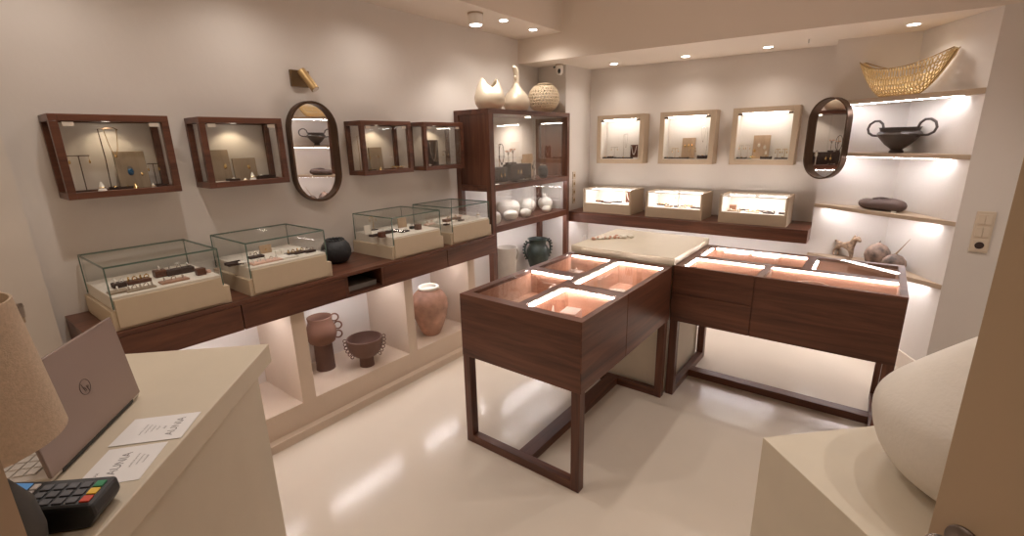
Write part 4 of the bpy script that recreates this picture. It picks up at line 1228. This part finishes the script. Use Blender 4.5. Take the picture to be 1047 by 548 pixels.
# ------------------------------------------------------------------ corner shelves on the right
d2 = (B-A).normalized()
n2 = Vector((-d2.y, d2.x))
if n2.y < 0:
    n2 = -n2
def SP(s, o):
    p = A+d2*s+n2*o
    return p
tops = (1.945, 1.556, 1.138, 0.718)
slab_h = (0.034, 0.03, 0.028, 0.032)
sl = ('corner shelf carrying the gold openwork bowl, topmost of four', 'corner shelf carrying the two handled black cup', 'corner shelf carrying the mauve clay loaf', 'lowest corner shelf, carrying the small horse')
for zt, h, lb in zip(tops, slab_h, sl):
    t = thing('corner_shelf', lb, 'shelf', (A.x, A.y, zt-h), 0, 'lit corner shelves on the right wall')
    f0, f1 = A-d2*0.0, B+d2*0.004
    a2 = Vector((A.x+0.01, A.y-0.001))
    pl = [A-n2*0.004, B-n2*0.004, Vector((B.x-0.002, B.y+0.0)), Vector((Cn.x-0.001, Cn.y-0.001)), Vector((A.x, A.y-0.001))]
    MB().prism([(p.x-A.x, p.y-A.y) for p in pl], 0, h).build('board', SHELFM, t, bevel=0.0015)
    s0, s1, o0, o1 = 0.08, 0.90, 0.022, 0.036
    pl = [SP(s0, o0), SP(s1, o0), SP(s1, o1), SP(s0, o1)]
    MB().prism([(p.x-A.x, p.y-A.y) for p in pl], -0.0025, 0.0).build('led_strip', LED, t)

# gold crescent bowl
t = thing('crescent_bowl', 'gold openwork crescent bowl on the topmost corner shelf', 'bowl', (*SP(0.475, 0.072), tops[0]), math.atan2(d2.y, d2.x))
def s_cres(u, v):
    x = (u*2-1)*0.975
    L2 = 0.318
    ax = abs(x)
    th = (v*2-1)*PI/2
    w_ = 0.085*math.sqrt(max(0.0, 1-ax**2.2))+0.004
    zk = 0.006+0.27*max(0, (ax-0.40)/0.60)**1.45
    zr = 0.185+0.088*ax**2.2
    zz = zr-(zr-zk)*math.cos(th)**0.8
    return Vector((x*L2, w_*math.sin(th), zz))
random.seed(11)
o = openwork(s_cres, 33, 12, False, 0.0040, 0.004, 0.6).build('openwork_shell', GOLDB, t, True)
sm = o.modifiers.new('solid', 'SOLIDIFY')
sm.thickness = 0.005
m = MB()
for sgn in (-1, 1):
    m.tube([s_cres(0.004+0.992*k/40, 1 if sgn > 0 else 0) for k in range(41)], 0.0035, 6)
m.tube([s_cres(0.004+0.992*k/40, 0.5) for k in range(41)], 0.004, 6)
m.build('rim', BRASS, t, True)

# two handled cup
t = thing('kantharos_cup', 'dark two handled footed cup on the second corner shelf', 'cup', (*SP(0.515, 0.09), tops[1]), math.atan2(d2.y, d2.x))
MB().lathe([(0.042, 0), (0.044, 0.012), (0.034, 0.022), (0.036, 0.028), (0.075, 0.06), (0.122, 0.115), (0.132, 0.13), (0.126, 0.142), (0.112, 0.152), (0.118, 0.172), (0.124, 0.178), (0.116, 0.178), (0.10, 0.15), (0.11, 0.12), (0.02, 0.04)], seg=52).build('cup', BRONZEC, t, True)
for s in (-1, 1):
    pts = [(s*x, 0, z) for x, z in ((0.116, 0.172), (0.128, 0.205), (0.155, 0.226), (0.19, 0.226), (0.222, 0.205), (0.234, 0.172), (0.222, 0.142), (0.19, 0.124), (0.15, 0.122), (0.118, 0.116))]
    MB().tube(pts, 0.0085, 10).build('handle', BRONZEC, t, True)
# clay loaf
t = thing('clay_loaf', 'mauve clay loaf shaped vessel with slit lid on the third corner shelf', 'vessel', (*SP(0.487, 0.085), tops[2]), math.atan2(d2.y, d2.x))
m = MB()
for_v = []
rows = 18
v, f = [], []
for i in range(rows+1):
    x = math.sin(-PI/2+PI*i/rows)
    r = max(0.05, (1-abs(x)**7))**0.5
    for k in range(20):
        a = 2*PI*k/20
        zz = 0.043+0.043*r*math.sin(a)
        zz = max(0.0, zz+(0.006*math.sin(3*x) if a < PI else 0))
        v.append((x*0.165, 0.06*r*math.cos(a), zz))
for i in range(rows):
    for k in range(20):
        f.append((i*20+k, i*20+(k+1) % 20, (i+1)*20+(k+1) % 20, (i+1)*20+k))
f.append(tuple(range(19, -1, -1)))
f.append(tuple(rows*20+k for k in range(20)))
m._add(v, f)
m.build('body', LOAFM, t, True)
m = MB()
m.tube([(-0.05+0.13*k/10, -0.03+0.002*k, 0.084+0.012*math.sin(PI*k/10)) for k in range(11)], 0.006, 8)
m.ball((0.05, 0.0, 0.085), (0.07, 0.03, 0.010), 16, 8)
m.build('lid_fold', LOAFM, t, True)
MB().box(0.118, 0.15, -0.062, -0.055, 0.0, 0.014).build('price_tag', WHITE, t)
# horse
HB = SP(0.25, 0.10)
def skin(name, verts, edges, radii, mat, parent, sub=2, root=0):
    me = bpy.data.meshes.new(name)
    me.from_pydata([tuple(v_) for v_ in verts], edges, [])
    o = bpy.data.objects.new(name, me)
    COL.objects.link(o)
    me.materials.append(mat)
    m_ = o.modifiers.new('skin', 'SKIN')
    for i, r in enumerate(radii):
        me.skin_vertices[0].data[i].radius = (r, r)
    me.skin_vertices[0].data[root].use_root = True
    m_.use_smooth_shade = True
    s_ = o.modifiers.new('subd', 'SUBSURF')
    s_.levels = sub
    s_.render_levels = sub
    o.parent = parent
    return o
HORSEM = plain('worn_clay_horse', (0.32, 0.22, 0.15), 0.6, noise=0.45, nscale=40)
t = thing('horse_figurine', 'small worn clay horse with arched neck on the lowest corner shelf', 'figurine', (HB.x, HB.y, tops[3]), math.atan2(d2.y, d2.x))
hv = [(-0.055, 0, 0.105), (0.0, 0, 0.10), (0.045, 0, 0.108), (0.062, 0, 0.14), (0.075, 0, 0.172), (0.098, 0, 0.176), (0.118, 0, 0.150),
      (-0.062, 0.016, 0.075), (-0.078, 0.018, 0.042), (-0.066, 0.018, 0.004), (-0.062, -0.016, 0.075), (-0.085, -0.018, 0.042), (-0.075, -0.018, 0.004),
      (0.048, 0.016, 0.075), (0.052, 0.018, 0.04), (0.05, 0.018, 0.004), (0.05, -0.016, 0.075), (0.062, -0.018, 0.04), (0.068, -0.018, 0.004),
      (-0.075, 0, 0.122), (-0.098, 0, 0.128), (0.088, 0.008, 0.192)]
he = [(0, 1), (1, 2), (2, 3), (3, 4), (4, 5), (5, 6), (0, 7), (7, 8), (8, 9), (0, 10), (10, 11), (11, 12), (2, 13), (13, 14), (14, 15), (2, 16), (16, 17), (17, 18), (0, 19), (19, 20), (5, 21)]
hr = [0.024, 0.022, 0.026, 0.020, 0.017, 0.016, 0.009, 0.014, 0.008, 0.009, 0.014, 0.008, 0.009, 0.012, 0.008, 0.009, 0.012, 0.008, 0.009, 0.009, 0.011, 0.004]
skin('body', hv, he, hr, HORSEM, t, 2, 1)
m = MB()
for k in range(7):
    a = k/6
    m.ball((0.05+0.03*a-0.014, 0, 0.135+0.055*a), (0.009, 0.006, 0.010), 8, 6)
m.build('mane', HORSEM, t, True)
# two smoked clay gourds
def gourd(loc, R, hh, label, stem_dir, stem_len):
    t = thing('clay_gourd', label, 'vessel', loc, 0, 'smoked clay gourds')
    MB().lathe([(R*0.45, 0), (R*0.85, hh*0.12), (R, hh*0.4), (R*0.92, hh*0.62), (R*0.6, hh*0.85), (R*0.2, hh*0.96), (R*0.08, hh)], seg=40).build('body', GOURD, t, True)
    p0 = Vector((0, 0, hh*0.97))
    MB().tube([p0, p0+Vector(stem_dir)*stem_len*0.5, p0+Vector(stem_dir)*stem_len], [0.007, 0.0035, 0.002], 8).build('stem', DBRZ if stem_len < 0.05 else TANW, t, True)
p = SP(0.49, 0.13)
gourd((p.x, p.y, tops[3]), 0.085, 0.17, 'larger smoked clay gourd on the lowest corner shelf', (0.2, 0, 0.98), 0.02)
p = SP(0.66, 0.07)
gourd((p.x, p.y, tops[3]), 0.075, 0.125, 'smaller smoked clay gourd with a long thin stick on the lowest corner shelf', (0.42, -0.3, 0.85), 0.15)

# ------------------------------------------------------------------ switches and outlets
t = thing('switch_panel', 'beige switch panel with a socket on the right wall', 'light switch', (0.512, B.y, 0.958))
MB().box(0, 0.088, -0.012, 0, 0, 0.258).build('plate', SWITCH, t, bevel=0.003)
for k, z in enumerate((0.178, 0.098)):
    for x in (0.012, 0.046):
        MB().box(x, x+0.031, -0.017, -0.011, z, z+0.062).build('rocker', SWITCH, t, bevel=0.002)
s_ = MB().box(0.008, 0.08, -0.015, -0.011, 0.010, 0.082).build('socket', SWITCH, t, bevel=0.002)
MB().cyl((0.044, -0.0175, 0.046), (0.044, -0.0145, 0.046), 0.022, seg=28).build('recess', DTRAY, s_, True)
po = at(597.5, 243, x=-2.685)
t = thing('wall_outlet', 'white wall outlet on the pier beneath the back shelf', 'outlet', (-2.685, min(po.y, 4.85), po.z))
MB().box(0, 0.010, -0.038, 0.038, -0.038, 0.038).build('plate', WHITE, t, bevel=0.003)
MB().cyl((0.009, 0, 0), (0.0125, 0, 0), 0.021, seg=24).build('recess', CREAM, t, True)
po = at(7, 316, x=-2.97)
t = thing('wall_bracket', 'small clear sign holder on the marbled wall behind the lamp', 'wall fitting', (-2.97, po.y, po.z))
MB().box(0, 0.06, -0.06, 0.05, 0.008, 0.014).box(0, 0.004, -0.06, 0.05, -0.05, 0.014).build('holder', ACRYL, t)
MB().box(0.0, 0.006, 0.025, 0.045, -0.075, -0.05).build('clip', SHELFM, t)
for k, (z, c_) in enumerate(((1.30, 0), (1.24, 0), (1.17, 1), (1.10, 0))):
    p = at(590.5+0.2*k, 187+12*k if k < 4 else 0, x=-2.685)
    t = thing('wall_switch', 'small brass switch on the pier beside the tall unit, %s' % ('topmost of four', 'second from the top', 'third from the top', 'lowest of four')[k], 'light switch', (-2.685, 4.60, 1.32-0.09*k), 0, 'brass switches on the pier')
    MB().box(0, 0.008, -0.03, 0.03, -0.04, 0.04).build('plate', SWITCH, t, bevel=0.002)
    MB().box(0.008, 0.013, -0.010, 0.010, -0.015, 0.015).build('rocker', BRASS, t, bevel=0.001)

# ------------------------------------------------------------------ sales desk at the front left
DZ = 1.08
K = Vector((-1.504, 0.63))
ea, eb = Vector((q, -q)), Vector((-q, -q))
DL, DD = 1.15, 0.62
RD = math.radians(-45)
t = thing('sales_desk', 'beige microcement sales desk at the front left', 'desk', (K.x, K.y, 0), RD)
MB().box(0, DL, -DD, 0, DZ-0.064, DZ).build('top', STONE, t, bevel=0.003)
MB().box(0.09, DL-0.05, -DD+0.04, -0.012, 0, DZ-0.064).build('base', STONE, t)
# laptop
h1, h2 = Vector((-1.452, 0.265)), Vector((-1.184, 0.054))
mid = (h1+h2)/2
lr = math.atan2((h2-h1).y, (h2-h1).x)
t = thing('laptop', 'open silver laptop seen from behind on the sales desk', 'laptop', (mid.x, mid.y, DZ), lr)
hw = 0.17
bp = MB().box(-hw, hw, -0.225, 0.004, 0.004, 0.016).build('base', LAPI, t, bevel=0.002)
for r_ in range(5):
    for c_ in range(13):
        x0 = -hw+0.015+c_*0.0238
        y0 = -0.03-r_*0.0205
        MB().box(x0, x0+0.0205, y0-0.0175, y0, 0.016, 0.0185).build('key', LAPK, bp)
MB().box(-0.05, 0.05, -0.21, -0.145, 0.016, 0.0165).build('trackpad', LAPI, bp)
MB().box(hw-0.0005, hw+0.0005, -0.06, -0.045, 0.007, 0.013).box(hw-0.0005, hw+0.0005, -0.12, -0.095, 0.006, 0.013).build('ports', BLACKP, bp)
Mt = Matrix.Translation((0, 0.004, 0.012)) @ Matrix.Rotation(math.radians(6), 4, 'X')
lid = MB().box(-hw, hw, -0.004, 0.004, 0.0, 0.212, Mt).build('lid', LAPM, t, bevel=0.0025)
MB().box(-hw+0.008, hw-0.008, -0.0046, -0.0035, 0.012, 0.202, Mt).build('screen', BLACKP, lid)
MB().box(-hw*0.8, hw*0.8, -0.004, 0.0055, 0.003, 0.010).build('hinge', BLACKP, t)
def ringmesh(m, R, r, c):
    M_ = Mt @ Matrix.Translation(c) @ Matrix.Rotation(PI/2, 4, 'X')
    pts = [M_ @ Vector((R*math.cos(2*PI*k/28), R*math.sin(2*PI*k/28), 0)) for k in range(28)]
    m.tube(pts, r, 6, closed=True)
m = MB()
ringmesh(m, 0.017, 0.0008, (0, 0.0042, 0.108))
for (xa, za, xb, zb_) in ((0.009, 0.119, 0.004, 0.099), (0.003, 0.108, -0.001, 0.099), (0.007, 0.110, 0.003, 0.109), (-0.004, 0.109, -0.009, 0.093), (-0.010, 0.108, -0.006, 0.101)):
    m.tube([Mt @ Vector((xa, 0.0044, za)), Mt @ Vector((xb, 0.0044, zb_))], 0.0007, 6)
m.build('emblem', plain('laptop_emblem', (0.17, 0.125, 0.105), 0.4, metal=0.4), lid, True)

def text_mesh(s, size, depth=0.00012):
    cu = bpy.data.curves.new('txt', 'FONT')
    cu.body = s
    cu.size = size
    cu.align_x = 'CENTER'
    cu.align_y = 'CENTER'
    ob = bpy.data.objects.new('txt', cu)
    COL.objects.link(ob)
    dg = bpy.context.evaluated_depsgraph_get()
    me = bpy.data.meshes.new_from_object(ob.evaluated_get(dg))
    bpy.data.objects.remove(ob)
    return me
def put_text(s, size, mat, parent, loc, rz=0.0, sx=1.0, name='lettering'):
    me = text_mesh(s, size)
    me.materials.append(mat)
    o = bpy.data.objects.new(name, me)
    COL.objects.link(o)
    o.parent = parent
    o.location = loc
    o.rotation_euler = (0, 0, rz)
    o.scale = (sx, 1, 1)
    return o
def card(c, xdir, wd, ln, label, z, lines, big):
    """local x = reading direction, y = up of the lettering"""
    t = thing('shop_card', label, 'card', (c[0], c[1], z), xdir, 'cards on the sales desk')
    MB().box(-wd/2, wd/2, -ln/2, ln/2, 0, 0.0006).build('sheet', PAPER, t)
    put_text('AUNIA', 0.024, INK, t, (big[0], big[1], 0.0008))
    put_text('AA', 0.009, INK, t, (big[0], big[1]+0.022, 0.0008))
    for k in range(4):
        put_text(('JEWELRY & CERAMICS', 'contemporary', 'handmade', 'design')[k] if k else 'jewelry  ceramics', 0.006, INK, t, (lines[0], lines[1]-0.010*k, 0.0008), name='small_print')
    return t
cc = (Vector((-1.246, 0.158))+Vector((-1.325, 0.232))+Vector((-1.223, 0.328))+Vector((-1.143, 0.259)))/4
card((cc.x, cc.y), math.atan2(0.069, -0.080), 0.107, 0.142, 'white shop card lying beside the laptop, farther from the terminal', DZ+0.0012, (0.0, 0.028), (0.0, -0.038))
cc = (Vector((-1.150, 0.100))+Vector((-1.228, 0.167))+Vector((-1.154, 0.241))+Vector((-1.066, 0.150)))/4
t = thing('shop_card', 'white shop card with its corner under the card terminal', 'card', (cc.x, cc.y, DZ+0.0004), math.atan2(0.059, -0.072), 'cards on the sales desk')
MB().box(-0.07, 0.053, -0.056, 0.056, 0, 0.0006).build('sheet', PAPER, t)
put_text('AUNIA', 0.024, INK, t, (-0.005, 0.008, 0.0008))
put_text('AA', 0.009, INK, t, (-0.035, 0.034, 0.0008))
for k in range(3):
    put_text(('jewelry & ceramics', 'contemporary', 'handmade')[k], 0.006, INK, t, (0.0, -0.016-0.010*k, 0.0008), name='small_print')

# card terminal
tr = math.radians(50)
tc_ = Vector((-1.054, 0.044))
t = thing('card_terminal', 'black card payment terminal with coloured keys on the sales desk', 'card terminal', (tc_.x, tc_.y, DZ), tr)
m = MB()
# side profile (x along length, z) extruded in y
prof = [(-0.085, 0.0), (0.070, 0.0), (0.084, 0.020), (0.082, 0.046), (-0.03, 0.056), (-0.085, 0.066), (-0.09, 0.03)]
n = len(prof)
hw2 = 0.039
v = [(x, -hw2, z) for x, z in prof]+[(x, hw2, z) for x, z in prof]
m._add(v, [tuple(range(n)), tuple(range(2*n-1, n-1, -1))]+[(k, (k+1) % n, n+(k+1) % n, n+k) for k in range(n)])
m.build('housing', BLACKP, t, bevel=0.006)
sl_ = math.atan2(0.046-0.056, 0.082+0.03)
Mk = Matrix.Translation((-0.03, 0, 0.0555)) @ Matrix.Rotation(-sl_, 4, 'Y')
for r_ in range(3):
    for c_ in range(4):
        x0 = 0.012+c_*0.0195
        y0 = -0.030+r_*0.019
        MB().box(x0, x0+0.0145, y0, y0+0.0145, 0.0, 0.003, Mk).build('key', KEYM, t, bevel=0.001)
for k, km in enumerate((KRED, KYEL, KGREEN)):
    y0 = -0.030+k*0.019
    MB().box(0.090, 0.1045, y0, y0+0.0155, 0.0, 0.003, Mk).build('colour_key', km, t, bevel=0.001)['label'] = ('red cancel key', 'yellow clear key', 'green enter key')[k]
for k, (ya, yb2) in enumerate(((-0.032, -0.018), (-0.015, 0.010), (0.013, 0.027))):
    MB().box(-0.006, 0.004, ya, yb2, 0.0, 0.003, Mk).build('function_key', KEYW, t, bevel=0.001)
Ms = Matrix.Translation((-0.03, 0, 0.0560)) @ Matrix.Rotation(math.atan2(0.010, 0.055), 4, 'Y')
MB().box(-0.050, -0.010, -0.030, 0.030, -0.001, 0.0012, Ms).build('screen', SCREEN, t)
# table lamp
LPX, LPY = -0.98, -0.022
t = thing('table_lamp', 'table lamp with a linen shade and dark stone base on the sales desk', 'lamp', (LPX, LPY, DZ))
MB().lathe([(0.036, 0), (0.047, 0.01), (0.052, 0.05), (0.048, 0.10), (0.03, 0.14), (0.014, 0.16), (0.012, 0.17)], seg=40).build('base', GREYST, t, True)
MB().cyl((0, 0, 0.165), (0, 0, 0.30), 0.006).build('stem', BRASS, t, True)
zs0, zs1, r0, r1_ = 0.212, 0.42, 0.109, 0.090
m = MB()
seg = 56
v, f = [], []
for (r, z) in ((r0, zs0), (r1_, zs1), (r1_-0.003, zs1), (r0-0.003, zs0)):
    for k in range(seg):
        a = 2*PI*k/seg
        v.append((r*math.cos(a), r*math.sin(a), z))
for i in range(4):
    j = (i+1) % 4
    for k in range(seg):
        k2 = (k+1) % seg
        f.append((i*seg+k, i*seg+k2, j*seg+k2, j*seg+k))
m._add(v, f)
m.build('shade', LINEN, t, True)
MB().ball((0, 0, 0.30), (0.03, 0.03, 0.04), 16, 10).build('bulb', WHITE, t, True)

# ------------------------------------------------------------------ pedestal, big vase and door at the front right
e1, e2 = Vector((0.707, 0.707)), Vector((0.707, -0.707))
PZ = 0.60
P1 = Vector((-0.21, 1.787))
t = thing('display_pedestal', 'large square beige pedestal at the front right', 'pedestal', (P1.x, P1.y, 0), math.radians(45))
MB().box(0, 0.86, -0.80, 0, 0, PZ).build('block', STONE, t, bevel=0.003)
t = thing('big_vase', 'very large cream onion shaped vase on the front right pedestal', 'vase', (0.422, 1.876, PZ))
pf = []
R, hh1, HH, ee1, ee2, rr_ = 0.34, 0.254, 0.541, 0.756, 1.10, 0.07
for k in range(16):
    a = k/15
    pf.append((R*(0.35+0.65*math.sin(a*PI/2)**ee1), hh1*(1-math.cos(a*PI/2))))
for k in range(1, 20):
    a = k/19
    pf.append((rr_+(R-rr_)*(1-a**ee2), hh1+(HH-hh1)*a))
for it in range(6):
    pf = [pf[0]]+[tuple((pf[i-1][j]+2*pf[i][j]+pf[i+1][j])/4 for j in (0, 1)) for i in range(1, len(pf)-1)]+[pf[-1]]
MB().lathe(pf, seg=72).build('body', BIGV, t, True)
MB().lathe([(rr_*0.98, HH-0.004), (rr_*1.05, HH+0.012), (rr_*0.95, HH+0.02), (rr_*0.8, HH+0.01), (rr_*0.8, HH-0.004)], seg=40).build('rim', BIGV, t, True)
# smooth the shoulder
DE = Vector((0.168, 1.05))
t = thing('door_leaf', 'open beige door leaf at the right edge', 'door', (DE.x, DE.y, 0.01), math.radians(-45))
MB().box(0, 0.95, 0.0, 0.045, 0, 2.25).build('panel', DOORM, t, bevel=0.002)
kz = at(1004, 545, z=1.0)
kx = (Vector((kz.x, kz.y))-DE).dot(Vector((q, -q)))
hd = MB().lathe([(0.034, 0.0), (0.034, 0.004), (0.028, 0.009), (0.014, 0.011)], seg=32, M=Matrix.Rotation(PI/2, 4, 'X')).build('rose', KNOBM, t, True, loc=(0.062, 0, 0.985))
MB().cyl((0, -0.008, 0), (0, -0.036, 0), 0.011).ball((0, -0.052, 0), (0.026, 0.022, 0.026), 24, 16).build('knob', KNOBM, hd, True)
